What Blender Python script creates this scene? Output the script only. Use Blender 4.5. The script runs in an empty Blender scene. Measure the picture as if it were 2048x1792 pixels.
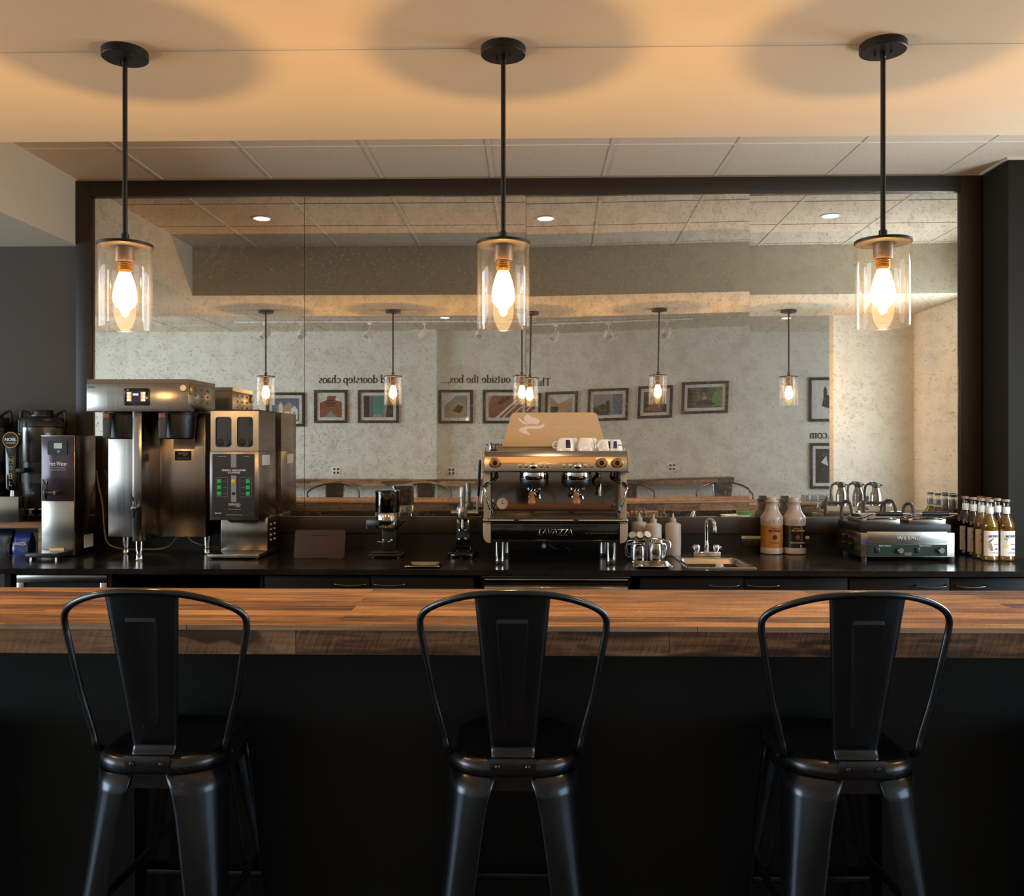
import bpy, bmesh, math, random
from mathutils import Vector, Matrix
PI = math.pi
rad = math.radians
scene = bpy.context.scene
COL = scene.collection

# ------------------------------------------------------------------ camera
FPX, VX, VY, CAMZ = 1800.0, 1063.0, 888.0, 1.51
YAW = math.atan((VX - 1024) / FPX)
cam_data = bpy.data.cameras.new('camera')
cam_data.sensor_fit = 'HORIZONTAL'
cam_data.sensor_width = 36.0
cam_data.lens = 36.0 * FPX / 2048.0
cam_data.shift_y = -(896 - VY) / 2048.0
cam_data.clip_start = 0.05
cam = bpy.data.objects.new('camera', cam_data)
cam.location = (0, 0, CAMZ)
cam.rotation_euler = (PI / 2, 0, YAW)
COL.objects.link(cam)
scene.camera = cam

def at(px, py, Y):
    """world point seen at pixel (px, py) of the 2048x1792 frame on the plane y = Y"""
    u = (px - 1024) / FPX
    k = Y / (math.cos(YAW) + u * math.sin(YAW))
    return Vector((k * (-math.sin(YAW) + u * math.cos(YAW)), Y, CAMZ + (VY - py) / FPX * k))
def ax(px, Y): return at(px, VY, Y).x
def az(px, py, Y): return at(px, py, Y).z
def depth_on(py, z): return FPX * (CAMZ - z) / (py - VY)

# ------------------------------------------------------------------ colour / exposure / world
scene.view_settings.view_transform = 'Standard'
scene.view_settings.look = 'None'
scene.view_settings.gamma = 1.0
scene.view_settings.exposure = 0.0
scene.view_settings.use_curve_mapping = False
scene.cycles.use_denoising = True
scene.cycles.max_bounces = 12
scene.cycles.glossy_bounces = 8
scene.cycles.transmission_bounces = 12
scene.cycles.transparent_max_bounces = 24
scene.cycles.sample_clamp_indirect = 6.0
scene.cycles.caustics_reflective = False
scene.cycles.caustics_refractive = False
world = bpy.data.worlds.new('sky')
scene.world = world
world.use_nodes = True
world.node_tree.nodes['Background'].inputs[0].default_value = (0.6, 0.78, 1.0, 1)
world.node_tree.nodes['Background'].inputs[1].default_value = 1.3

def lamp(name, kind, loc, power, color, **kw):
    l = bpy.data.lights.new(name, kind)
    l.energy = power
    l.color = color
    rot = kw.pop('rot', (0, 0, 0))
    for k, v in kw.items(): setattr(l, k, v)
    o = bpy.data.objects.new(name, l)
    o.location = loc
    o.rotation_euler = rot
    COL.objects.link(o)
    return o
# daylight entering through the windows at both ends, plus an added side light
DAY = (0.70, 0.87, 1.0)
lamp('daylight_left', 'AREA', (-6.90, 1.9, 1.55), 265, DAY, shape='RECTANGLE', size=2.1, size_y=4.8, rot=(0, -PI / 2, 0))
lamp('added_side_light', 'AREA', (3.27, 3.53, 1.65), 78, DAY, shape='RECTANGLE', size=1.5, size_y=0.9, rot=(0, PI / 2, 0))  # added behind an unseen side window to brighten the white partition
lamp('daylight_right', 'AREA', (5.35, 0.2, 1.5), 60, DAY, shape='RECTANGLE', size=2.0, size_y=3.0, rot=(0, PI / 2, 0))

BULB_POWER = 20.5
BULB_COLOR = (1.0, 0.52, 0.155)

# ------------------------------------------------------------------ materials
def lin(c):
    if isinstance(c, str):
        c = tuple(int(c[i:i + 2], 16) / 255 for i in (0, 2, 4))
    return tuple((x / 12.92 if x <= 0.04045 else ((x + 0.055) / 1.055) ** 2.4) for x in c) + (1.0,)
class NT:
    def __init__(s, name):
        s.m = bpy.data.materials.new(name)
        s.m.use_nodes = True
        s.t = s.m.node_tree
        s.t.nodes.clear()
        s.out = s.t.nodes.new('ShaderNodeOutputMaterial')
    def n(s, typ, inp=None, **props):
        nd = s.t.nodes.new('ShaderNode' + typ)
        for k, v in props.items(): setattr(nd, k, v)
        for k, v in (inp or {}).items():
            if hasattr(v, 'links') or isinstance(v, bpy.types.NodeSocket): s.t.links.new(v, nd.inputs[k])
            else: nd.inputs[k].default_value = v
        return nd
    def link(s, a, b): s.t.links.new(a, b)
    def done(s, sh):
        s.t.links.new(sh, s.out.inputs['Surface'])
        return s.m
    def ramp(s, fac, stops, interp='LINEAR'):
        r = s.n('ValToRGB', {'Fac': fac})
        r.color_ramp.interpolation = interp
        el = r.color_ramp.elements
        while len(el) < len(stops): el.new(0.5)
        for e, (p, c) in zip(el, stops):
            e.position = p
            e.color = c if len(c) == 4 else tuple(c) + (1,)
        return r
    def math(s, op, a, b=0.0, clamp=False):
        nd = s.n('Math', operation=op, use_clamp=clamp)
        for i, v in enumerate((a, b)):
            if isinstance(v, bpy.types.NodeSocket): s.link(v, nd.inputs[i])
            else: nd.inputs[i].default_value = v
        return nd.outputs[0]
    def coords(s, scale=(1, 1, 1), rot=(0, 0, 0), kind='Object'):
        tc = s.n('TexCoord')
        mp = s.n('Mapping', {'Vector': tc.outputs[kind], 'Scale': scale, 'Rotation': rot})
        return mp.outputs[0]

def pmat(name, col, rough=0.5, metal=0.0, var=0.0, vscale=8.0, bump=0.0, bscale=60.0, coat=0.0, emit=None, estr=0.0, trans=0.0, ior=1.45, spec=0.5, aniso=0.0, rvar=0.0):
    t = NT(name)
    c = lin(col)
    b = t.n('BsdfPrincipled', {'Base Color': c, 'Roughness': rough, 'Metallic': metal, 'IOR': ior})
    b.inputs['Coat Weight'].default_value = coat
    b.inputs['Transmission Weight'].default_value = trans
    b.inputs['Specular IOR Level'].default_value = spec
    b.inputs['Anisotropic'].default_value = aniso
    if emit:
        b.inputs['Emission Color'].default_value = lin(emit)
        b.inputs['Emission Strength'].default_value = estr
    if var or rvar or bump:
        v = t.coords()
        nz = t.n('TexNoise', {'Vector': v, 'Scale': vscale, 'Detail': 6.0, 'Roughness': 0.6})
        if var:
            lo = tuple(x * (1 - var) for x in c[:3]); hi = tuple(min(1, x * (1 + var)) for x in c[:3])
            r = t.ramp(nz.outputs[0], [(0.3, lo), (0.7, hi)])
            t.link(r.outputs[0], b.inputs['Base Color'])
        if rvar:
            mr = t.n('MapRange', {'Value': nz.outputs[0], 'From Min': 0.3, 'From Max': 0.7, 'To Min': max(0, rough - rvar), 'To Max': rough + rvar})
            t.link(mr.outputs[0], b.inputs['Roughness'])
        if bump:
            n2 = t.n('TexNoise', {'Vector': v, 'Scale': bscale, 'Detail': 3.0})
            bp = t.n('Bump', {'Height': n2.outputs[0], 'Strength': bump, 'Distance': 0.002})
            t.link(bp.outputs[0], b.inputs['Normal'])
    return t.done(b.outputs[0])

def steel(name, col='b9b4ac', rough=0.22, brush=(2, 2, 220), wave=0.15, streak=0.03):
    """brushed stainless sheet: fine brushing in one direction and a slow waviness of the sheet"""
    t = NT(name)
    v = t.coords(scale=brush)
    n1 = t.n('TexNoise', {'Vector': v, 'Scale': 1.0, 'Detail': 2.0})
    v2 = t.coords()
    n2 = t.n('TexNoise', {'Vector': v2, 'Scale': 5.0, 'Detail': 1.0})
    mr = t.n('MapRange', {'Value': n1.outputs[0], 'From Min': 0.3, 'From Max': 0.7, 'To Min': rough - streak, 'To Max': rough + streak})
    h = t.math('ADD', t.math('MULTIPLY', n1.outputs[0], 0.004), t.math('MULTIPLY', n2.outputs[0], wave * 10))
    bp = t.n('Bump', {'Height': h, 'Strength': 0.35, 'Distance': 0.002})
    b = t.n('BsdfPrincipled', {'Base Color': lin(col), 'Metallic': 1.0, 'Roughness': mr.outputs[0], 'Normal': bp.outputs[0]})
    return t.done(b.outputs[0])

def thin_glass(name, tint=(1, 1, 1), f0=0.06, edge=0.75, gcol=(1, 1, 1), glow_veil=0.0):
    """a thin pane or vessel wall: transparent with facing-dependent gloss"""
    t = NT(name)
    lw = t.n('LayerWeight', {'Blend': 0.25})
    fac = t.n('MapRange', {'Value': lw.outputs['Facing'], 'From Min': 0.0, 'From Max': 1.0, 'To Min': f0, 'To Max': edge})
    pw = t.math('POWER', lw.outputs['Facing'], 3.0)
    fac2 = t.math('ADD', t.math('MULTIPLY', pw, edge - f0), f0)
    tr = t.n('BsdfTransparent', {'Color': tuple(tint) + (1,)})
    gl = t.n('BsdfGlossy', {'Color': tuple(gcol) + (1,), 'Roughness': 0.02})
    mx = t.n('MixShader', {0: fac2, 1: tr.outputs[0], 2: gl.outputs[0]})
    if glow_veil:   # warm bulb glow put into the glass as a faint diffuse share
        df = t.n('BsdfDiffuse', {'Color': (0.9, 0.88, 0.85, 1)})
        mx = t.n('MixShader', {0: glow_veil, 1: mx.outputs[0], 2: df.outputs[0]})
    return t.done(mx.outputs[0])

def wood(name, cols, plank=(1.3, 0.085), face='top', rough=0.45, saw=0.5, dark=0.0, grain=1.0, seed=0.0, sawf=17.0):
    """reclaimed boards; boards run along x. face 'top' lays rows across y, 'front' across z"""
    t = NT(name)
    tc = t.n('TexCoord')
    sep = t.n('SeparateXYZ', {0: tc.outputs['Object']})
    second = sep.outputs['Y'] if face == 'top' else sep.outputs['Z']
    third = sep.outputs['Z'] if face == 'top' else sep.outputs['Y']
    v = t.n('CombineXYZ', {'X': t.math('ADD', sep.outputs['X'], seed), 'Y': second, 'Z': third})
    br = t.n('TexBrick', {'Vector': v.outputs[0], 'Color1': (0, 0, 0, 1), 'Color2': (1, 1, 1, 1), 'Mortar': (0.5, 0.5, 0.5, 1), 'Scale': 1.0,
                          'Mortar Size': 0.0009, 'Mortar Smooth': 0.0, 'Bias': 0.0, 'Brick Width': plank[0], 'Row Height': plank[1]}, offset=0.37, offset_frequency=2)
    rnd = t.n('SeparateColor', {0: br.outputs['Color']}).outputs[0]
    # grain coordinates shifted per board
    off = t.n('CombineXYZ', {'X': t.math('MULTIPLY', rnd, 37.0), 'Y': t.math('MULTIPLY', rnd, 11.0), 'Z': 0.0})
    gv = t.n('VectorMath', {0: v.outputs[0], 1: off.outputs[0]}, operation='ADD')
    gs = t.n('VectorMath', {0: gv.outputs[0], 1: (3.0, 46.0, 30.0)}, operation='MULTIPLY')
    g1 = t.n('TexNoise', {'Vector': gs.outputs[0], 'Scale': 1.3 * grain, 'Detail': 7.0, 'Roughness': 0.62, 'Distortion': 0.6})
    big = t.n('VectorMath', {0: gv.outputs[0], 1: (3.0, 9.0, 6.0)}, operation='MULTIPLY')
    g2 = t.n('TexNoise', {'Vector': big.outputs[0], 'Scale': 1.0, 'Detail': 3.0})
    sv = t.n('VectorRotate', {'Vector': gv.outputs[0], 'Angle': 0.35}, rotation_type='Z_AXIS')
    sw = t.n('VectorMath', {0: sv.outputs[0], 1: (sawf * 13, sawf * 0.9, 3.0)}, operation='MULTIPLY')
    ws = t.n('TexNoise', {'Vector': sw.outputs[0], 'Scale': 1.0, 'Detail': 2.0, 'Distortion': 0.3})
    f = t.math('ADD', t.math('MULTIPLY', g1.outputs[0], 0.75), t.math('MULTIPLY', t.math('SUBTRACT', rnd, 0.5), 0.27))
    f = t.math('ADD', f, 0.13)
    f = t.math('ADD', f, t.math('MULTIPLY', t.math('SUBTRACT', g2.outputs[0], 0.5), 0.35))
    f = t.math('ADD', f, t.math('MULTIPLY', t.math('SUBTRACT', ws.outputs[0], 0.5), 0.22 * saw))
    rp = t.ramp(f, [(0.30, lin(cols[0])), (0.44, lin(cols[1])), (0.56, lin(cols[2])), (0.72, lin(cols[3]))])
    colr = rp.outputs[0]
    if dark:
        dn = t.n('TexNoise', {'Vector': t.n('VectorMath', {0: v.outputs[0], 1: (2.6, 7.0, 1.0)}, operation='MULTIPLY').outputs[0], 'Scale': 1.0, 'Detail': 2.0, 'Distortion': 0.8})
        dr = t.ramp(dn.outputs[0], [(0.53, (0, 0, 0)), (0.58, (dark, dark, dark))])
        mm = t.n('Mix', {0: dr.outputs[0], 6: colr, 7: lin('2a1c12')}, data_type='RGBA')
        colr = mm.outputs[2]
    seam = t.n('Mix', {0: br.outputs['Fac'], 6: colr, 7: lin('2a190e')}, data_type='RGBA')
    hh = t.math('ADD', t.math('MULTIPLY', g1.outputs[0], 0.6), t.math('MULTIPLY', ws.outputs[0], 0.5 * saw))
    hh = t.math('SUBTRACT', hh, t.math('MULTIPLY', br.outputs['Fac'], 1.5))
    bp = t.n('Bump', {'Height': hh, 'Strength': 0.35, 'Distance': 0.0018})
    b = t.n('BsdfPrincipled', {'Base Color': seam.outputs[2], 'Roughness': rough, 'Normal': bp.outputs[0]})
    return t.done(b.outputs[0])

def mirror_mat(name, seed, amount):
    """antiqued mirror: silvering with small brown rings, broken arcs and blotches, slightly hazy"""
    t = NT(name)
    sp = t.n('SeparateXYZ', {0: t.n('TexCoord').outputs['Object']})
    v = t.n('CombineXYZ', {'X': t.math('ADD', sp.outputs['X'], seed), 'Y': t.math('ADD', sp.outputs['Z'], seed * 0.7), 'Z': 0.0}).outputs[0]
    warp = t.n('TexNoise', {'Vector': v, 'Scale': 30.0, 'Detail': 2.0}, noise_dimensions='2D')
    wv = t.n('VectorMath', {0: warp.outputs['Color'], 1: (0.5, 0.5, 0.5)}, operation='SUBTRACT')
    wv = t.n('VectorMath', {0: wv.outputs[0], 'Scale': 0.026}, operation='SCALE')
    vv = t.n('VectorMath', {0: v, 1: wv.outputs[0]}, operation='ADD').outputs[0]
    dens = t.n('TexNoise', {'Vector': v, 'Scale': 2.2, 'Detail': 2.0}, noise_dimensions='2D')
    brk = t.n('TexNoise', {'Vector': v, 'Scale': 48.0, 'Detail': 1.0}, noise_dimensions='2D')
    total = None
    for sc, wgt, lo in ((23.0, 1.0, 0.10), (38.0, 0.85, 0.12), (62.0, 0.7, 0.12)):
        vo = t.n('TexVoronoi', {'Vector': vv, 'Scale': sc, 'Randomness': 0.85}, voronoi_dimensions='2D')
        rc = t.n('SeparateColor', {0: vo.outputs['Color']})
        r0 = t.math('ADD', t.math('MULTIPLY', rc.outputs[0], 0.20), lo)
        d = t.math('ABSOLUTE', t.math('SUBTRACT', vo.outputs['Distance'], r0))
        ring = t.math('SUBTRACT', 1.0, t.math('DIVIDE', d, 0.0022 * sc), clamp=True)
        fill = t.math('MULTIPLY', t.math('LESS_THAN', vo.outputs['Distance'], r0), t.math('MULTIPLY', rc.outputs[2], 0.22))
        on = t.math('LESS_THAN', rc.outputs[1], t.math('MULTIPLY', dens.outputs[0], 0.55 + amount * 0.9))
        bk = t.math('MULTIPLY', t.math('SUBTRACT', brk.outputs[0], 0.47), 7.0, clamp=True)
        s = t.math('MULTIPLY', t.math('ADD', t.math('MULTIPLY', ring, bk), fill), on)
        s = t.math('MULTIPLY', s, wgt)
        total = s if total is None else t.math('MAXIMUM', total, s)
    mot = t.n('TexNoise', {'Vector': v, 'Scale': 11.0, 'Detail': 7.0, 'Roughness': 0.7}, noise_dimensions='2D')
    mm = t.math('MULTIPLY', t.math('SUBTRACT', mot.outputs[0], 0.46), 1.0 + amount, clamp=True)
    spots = t.math('MULTIPLY', total, 0.60)
    tint = t.n('Mix', {0: spots, 6: (0.86, 0.84, 0.79, 1), 7: (0.16, 0.115, 0.075, 1)}, data_type='RGBA')
    tint2 = t.n('Mix', {0: mm, 6: tint.outputs[2], 7: (0.42, 0.36, 0.28, 1)}, data_type='RGBA')
    gl = t.n('BsdfGlossy', {'Color': tint2.outputs[2], 'Roughness': 0.0})
    df = t.n('BsdfDiffuse', {'Color': (0.55, 0.47, 0.36, 1)})
    fac = t.math('ADD', t.math('MULTIPLY', total, 0.22), t.math('ADD', t.math('MULTIPLY', mm, 0.12), 0.055))
    mx = t.n('MixShader', {0: fac, 1: gl.outputs[0], 2: df.outputs[0]})
    return t.done(mx.outputs[0])

M = {}
M['tile'] = pmat('ceiling_tile', 'e4cfb6', 0.9, var=0.05, vscale=40, bump=0.2, bscale=300)
M['drywall'] = pmat('drywall', 'd6c8b0', 0.75, var=0.02, vscale=2)
M['wall_white'] = pmat('wall_white', 'ddd9cd', 0.8, var=0.04, vscale=3)
M['wall_dark'] = pmat('wall_dark', '48413b', 0.65, var=0.06, vscale=2, spec=0.25)
M['column_dark'] = pmat('column_dark', '211d19', 0.7, spec=0.2)
M['frame_brown'] = pmat('frame_brown', '251b13', 0.45)
M['floor'] = pmat('floor_concrete', '3a342e', 0.4, var=0.3, vscale=3)
M['black_front'] = pmat('bar_front_black', '0d0d0e', 0.55, var=0.1, vscale=5)
M['bar_top'] = wood('reclaimed_top', ('362316', '6a4a30', '90693f', 'b48d60'), (1.35, 0.073), 'top', 0.5, 0.8)
M['bar_edge'] = wood('reclaimed_edge', ('432e20', '7c573e', '9f7554', 'bd9470'), (0.95, 0.35), 'front', 0.55, 1.5, dark=0.75, seed=3.1)
M['bar_lip'] = wood('reclaimed_lip', ('86664c', 'ab8768', 'bd9a7c', 'cfae90'), (1.3, 0.35), 'front', 0.5, 0.3, seed=1.7)
M['wood_stand'] = wood('stand_wood', ('5c3c22', '8e6440', 'a87c54', 'c09468'), (2.0, 0.3), 'front', 0.55, 0.5)
M['gun'] = pmat('gunmetal', '43464b', 0.23, 0.9, var=0.10, vscale=9, rvar=0.04)
M['gun_seat'] = pmat('gunmetal_seat', '4a4a4d', 0.27, 0.9, var=0.2, vscale=6, rvar=0.06)
M['black_metal'] = pmat('black_metal', '1b1a19', 0.42, 0.4)
M['black_plastic'] = pmat('black_plastic', '131313', 0.38)
M['black_gloss'] = pmat('black_gloss', '0b0b0c', 0.12, coat=0.5)
M['grey_plastic'] = pmat('grey_plastic', '3a3a3c', 0.45)
M['counter'] = pmat('counter_black', '1d1a18', 0.20, var=0.35, vscale=3.5, rvar=0.07)
M['cabinet'] = pmat('cabinet_black', '0b0a0a', 0.5, spec=0.18)
M['steel'] = steel('brushed_steel', '98918a', 0.21, (150, 150, 2), 0.12)
M['steel_side'] = steel('brushed_steel_side', '8c8680', 0.22, (150, 150, 2), 0.12)
M['steel_soft'] = steel('satin_steel', 'a39c94', 0.26, (2, 2, 150), 0.10, 0.010)
M['chrome'] = pmat('chrome', 'dcdcdc', 0.06, 1.0)
M['polish'] = steel('polished_steel', 'b4aca2', 0.13, (2, 2, 90), 0.1, 0.03)
M['alu'] = pmat('cast_aluminium', 'a8a39c', 0.30, 1.0)
M['brass'] = pmat('brass', 'b8904a', 0.2, 1.0)
M['white'] = pmat('white_ceramic', 'eee9e2', 0.15, coat=0.4)
M['label_white'] = pmat('label_white', 'e8e2da', 0.6)
M['ink'] = pmat('ink', '1b1714', 0.6)
M['paper'] = pmat('paper', 'd9d2c4', 0.8)
M['walnut'] = pmat('walnut', '8a5c34', 0.4, var=0.25, vscale=30)
M['cream'] = pmat('cream_enamel', '9c8d79', 0.35, coat=0.2)
M['glass'] = thin_glass('clear_glass', (0.985, 0.98, 0.97), 0.032, 0.95, glow_veil=0.003)
M['window_glass'] = thin_glass('window_glass', (1, 1, 1), 0.02, 0.4)
# ------------------------------------------------------------------ mesh helpers
class MB:
    def __init__(s):
        s.bm = bmesh.new(); s.mats = []; s.cur = 0
    def use(s, mat):
        if mat not in s.mats: s.mats.append(mat)
        s.cur = s.mats.index(mat)
        return s
    def _face(s, vs):
        try:
            f = s.bm.faces.new(vs); f.material_index = s.cur
            return f
        except ValueError: return None
    def box(s, x0, x1, y0, y1, z0, z1, bev=0.0, seg=2):
        v = [s.bm.verts.new((x, y, z)) for z in (z0, z1) for y in (y0, y1) for x in (x0, x1)]
        fs = [s._face([v[i] for i in q]) for q in ((0, 2, 3, 1), (4, 5, 7, 6), (0, 1, 5, 4), (2, 6, 7, 3), (0, 4, 6, 2), (1, 3, 7, 5))]
        if bev:
            es = set(e for f in fs for e in f.edges)
            r = bmesh.ops.bevel(s.bm, geom=list(es), offset=bev, segments=seg, profile=0.5, affect='EDGES')
            for f in r['faces']: f.material_index = s.cur
        return s
    def cyl(s, p0, p1, r0, r1=None, seg=24, caps=True):
        r1 = r0 if r1 is None else r1
        return s.tube([p0, p1], [r0, r1], seg, caps)
    def tube(s, path, r, seg=10, caps=True, closed=False, flat=None):
        P = [Vector(p) for p in path]
        n = len(P)
        R = r if isinstance(r, (list, tuple)) else [r] * n
        rings = []; up = None
        for i in range(n):
            a = P[(i - 1) % n] if (i > 0 or closed) else P[i]
            b = P[(i + 1) % n] if (i < n - 1 or closed) else P[i]
            d = (b - a).normalized()
            if up is None:
                up = Vector((0, 0, 1)) if abs(d.z) < 0.9 else Vector((1, 0, 0))
            x = d.cross(up)
            if x.length < 1e-6: x = d.cross(Vector((0, 1, 0)))
            x.normalize(); y = x.cross(d).normalized(); up = y
            ry = 1.0 if flat is None else flat
            rings.append([s.bm.verts.new(P[i] + x * (R[i] * math.cos(2 * PI * k / seg)) + y * (R[i] * ry * math.sin(2 * PI * k / seg))) for k in range(seg)])
        m = n if closed else n - 1
        for i in range(m):
            A, B = rings[i], rings[(i + 1) % n]
            for k in range(seg):
                s._face([A[k], A[(k + 1) % seg], B[(k + 1) % seg], B[k]])
        if caps and not closed:
            s._face(list(reversed(rings[0]))); s._face(rings[-1])
        return s
    def lathe(s, prof, c=(0, 0, 0), seg=32, axis='z', a0=0.0, a1=2 * PI):
        full = abs(a1 - a0 - 2 * PI) < 1e-6
        n = seg if full else seg + 1
        rings = []
        for r, h in prof:
            ring = []
            for k in range(n):
                a = a0 + (a1 - a0) * k / seg
                rr = max(r, 1e-5)
                u, w = rr * math.cos(a), rr * math.sin(a)
                p = (u, w, h) if axis == 'z' else ((u, h, w) if axis == 'y' else (h, u, w))
                ring.append(s.bm.verts.new((c[0] + p[0], c[1] + p[1], c[2] + p[2])))
            rings.append(ring)
        for A, B in zip(rings, rings[1:]):
            for k in range(seg):
                k2 = (k + 1) % n
                s._face([A[k], A[k2], B[k2], B[k]])
        return s
    def prism(s, poly, a, b, axis='y', bev=0.0):
        """extrude a 2D polygon: axis 'y' -> (x,z) poly from y=a to b; 'x' -> (y,z); 'z' -> (x,y)"""
        def pt(u, w, h):
            return {'y': (u, h, w), 'x': (h, u, w), 'z': (u, w, h)}[axis]
        A = [s.bm.verts.new(pt(u, w, a)) for u, w in poly]
        B = [s.bm.verts.new(pt(u, w, b)) for u, w in poly]
        fs = [s._face(A), s._face(list(reversed(B)))]
        n = len(poly)
        for i in range(n): fs.append(s._face([A[i], B[i], B[(i + 1) % n], A[(i + 1) % n]]))
        if bev:
            es = set(e for f in fs if f for e in f.edges)
            r = bmesh.ops.bevel(s.bm, geom=list(es), offset=bev, segments=2, profile=0.5, affect='EDGES')
            for f in r['faces']: f.material_index = s.cur
        return s
    def grid(s, fn, nu, nv, closed_u=False):
        V = [[s.bm.verts.new(fn(i / nu, j / nv)) for i in range(nu + (0 if closed_u else 1))] for j in range(nv + 1)]
        w = len(V[0])
        for j in range(nv):
            for i in range(nu):
                s._face([V[j][i], V[j][(i + 1) % w], V[j + 1][(i + 1) % w], V[j + 1][i]])
        return s
    def ball(s, c, r, seg=16, sz=1.0):
        prof = [(r * math.sin(PI * i / 10), -r * sz * math.cos(PI * i / 10)) for i in range(11)]
        return s.lathe(prof, c, seg)
    def build(s, name, mat=None, parent=None, smooth=35, thick=0.0, loc=None, rot=None, fix=True):
        if fix: bmesh.ops.recalc_face_normals(s.bm, faces=s.bm.faces)
        me = bpy.data.meshes.new(name)
        s.bm.to_mesh(me); s.bm.free()
        mats = list(s.mats)
        if mat is not None and not mats: mats = [mat]
        for m in mats: me.materials.append(m)
        if smooth:
            me.shade_smooth()
            me.set_sharp_from_angle(angle=rad(smooth))
        o = bpy.data.objects.new(name, me)
        COL.objects.link(o)
        if parent: o.parent = parent
        if loc: o.location = loc
        if rot: o.rotation_euler = rot
        if thick:
            md = o.modifiers.new('sheet', 'SOLIDIFY'); md.thickness = thick; md.offset = 0
        return o
def rrect(w, h, r, cx=0.0, cy=0.0, n=5):
    pts = []
    for (sx, sy, a0) in ((1, 1, 0), (-1, 1, 90), (-1, -1, 180), (1, -1, 270)):
        for k in range(n + 1):
            a = rad(a0 + 90 * k / n)
            pts.append((cx + sx * (w / 2 - r) + r * math.cos(a), cy + sy * (h / 2 - r) + r * math.sin(a)))
    return pts
def bez(p0, p1, p2, p3, n=12):
    p0, p1, p2, p3 = map(Vector, (p0, p1, p2, p3))
    return [((1 - t) ** 3) * p0 + 3 * ((1 - t) ** 2) * t * p1 + 3 * (1 - t) * t * t * p2 + t ** 3 * p3 for t in (i / n for i in range(n + 1))]
def smooth_path(pts, n=6):
    P = [Vector(p) for p in pts]
    out = []
    for i in range(len(P) - 1):
        a, b, c, d = P[max(i - 1, 0)], P[i], P[i + 1], P[min(i + 2, len(P) - 1)]
        for k in range(n):
            t = k / n
            out.append(0.5 * ((2 * b) + (c - a) * t + (2 * a - 5 * b + 4 * c - d) * t * t + (3 * b - a - 3 * c + d) * t ** 3))
    out.append(P[-1])
    return out
def thing(name, label, cat, loc=(0, 0, 0), rz=0.0, group=None):
    o = bpy.data.objects.new(name, None)
    COL.objects.link(o)
    o.location = loc; o.rotation_euler = (0, 0, rz)
    return tag(o, label, cat, group)
def tag(o, label, cat, group=None):
    o['label'] = label; o['category'] = cat
    if group: o['group'] = group
    return o
def struct(o):
    o['kind'] = 'structure'
    return o
def copy_tree(o, parent=None):
    c = o.copy(); COL.objects.link(c)
    if parent: c.parent = parent
    for ch in [x for x in bpy.data.objects if x.parent == o]: copy_tree(ch, c)
    return c
def text(s, width, loc, mat, parent, name='lettering', face='front', height=None, extr=0.0004, bold=0.0, shear=0.0, align='CENTER', spacing=1.0, rot=None, stack=False):
    """lettering as a thin raised mesh. face 'front' looks to -y, 'back' looks to +y, 'right' looks to +x"""
    cu = bpy.data.curves.new('t', 'FONT')
    cu.body = s; cu.size = 1.0; cu.extrude = 0.0; cu.offset = bold; cu.shear = shear
    cu.align_x = align; cu.align_y = 'CENTER'; cu.space_character = spacing
    cu.resolution_u = 2
    to = bpy.data.objects.new('t', cu); COL.objects.link(to)
    dg = bpy.context.evaluated_depsgraph_get()
    me = bpy.data.meshes.new_from_object(to.evaluated_get(dg))
    bpy.data.objects.remove(to); bpy.data.curves.remove(cu)
    xs = [v.co.x for v in me.vertices]; ys = [v.co.y for v in me.vertices]
    w = max(xs) - min(xs); h = max(ys) - min(ys)
    cx, cy = (max(xs) + min(xs)) / 2, (max(ys) + min(ys)) / 2
    kx = width / w
    ky = kx if height is None else height / h
    for v in me.vertices:
        v.co.x = (v.co.x - (cx if align == 'CENTER' else min(xs))) * kx
        v.co.y = (v.co.y - cy) * ky
        v.co.z = 0
    b = bmesh.new(); b.from_mesh(me)
    r = bmesh.ops.extrude_face_region(b, geom=b.faces[:])
    bmesh.ops.translate(b, vec=(0, 0, extr), verts=[e for e in r['geom'] if isinstance(e, bmesh.types.BMVert)])
    b.to_mesh(me); b.free()
    me.materials.clear(); me.materials.append(mat)
    o = bpy.data.objects.new(name, me); COL.objects.link(o)
    if parent: o.parent = parent
    o.location = loc
    o.rotation_euler = rot or {'front': (PI / 2, 0, 0), 'back': (PI / 2, 0, PI), 'right': (PI / 2, 0, PI / 2)}[face]
    return o

# ------------------------------------------------------------------ room
YW = 5.04            # back wall plane
YF = -1.82           # wall behind the camera
XL, XR = -7.0, 5.45
ZC, ZS = 3.0, 2.63   # tile ceiling, soffit underside
MAXX = 2.52
struct(MB().box(XL, XR, YF, YW, -0.1, 0.0).build('floor', M['floor']))
struct(MB().box(XL, XR, YF, YW, ZC, ZC + 0.1).build('ceiling', M['tile']))
g = MB()
x0 = ax(545, YW)
for k in range(-9, 14):
    x = x0 + 0.62 * k
    if XL < x < XR:
        g.box(x - 0.009, x + 0.009, YF + 0.02, YW - 0.02, ZC - 0.004, ZC + 0.001)
for k in range(0, 12):
    y = 4.49 - 0.565 * k
    g.box(XL + 0.02, XR - 0.02, y - 0.008, y + 0.008, ZC - 0.0035, ZC + 0.001)
struct(g.build('ceiling_grid', pmat('grid_white', 'ded0be', 0.8), smooth=0))
XS = ax(158, YW)     # inner face of the left soffit
sf = MB()
sf.box(XL, 3.2, 2.2, 2.5445, ZS, ZC).box(XL, 3.2, 2.5475, 3.3, ZS, ZC).box(XL, 3.2, 2.54, 2.55, ZS + 0.0015, ZC - 0.01)
sf.box(XL, XS, 3.3, YW, ZS, ZC)
struct(sf.build('ceiling_soffit', M['drywall'], smooth=0))
struct(MB().box(XL, XR, YW, YW + 0.1, 0, ZC).build('wall_back', M['wall_dark'], smooth=0))
XC = ax(1955, YW) + 0.012
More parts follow.
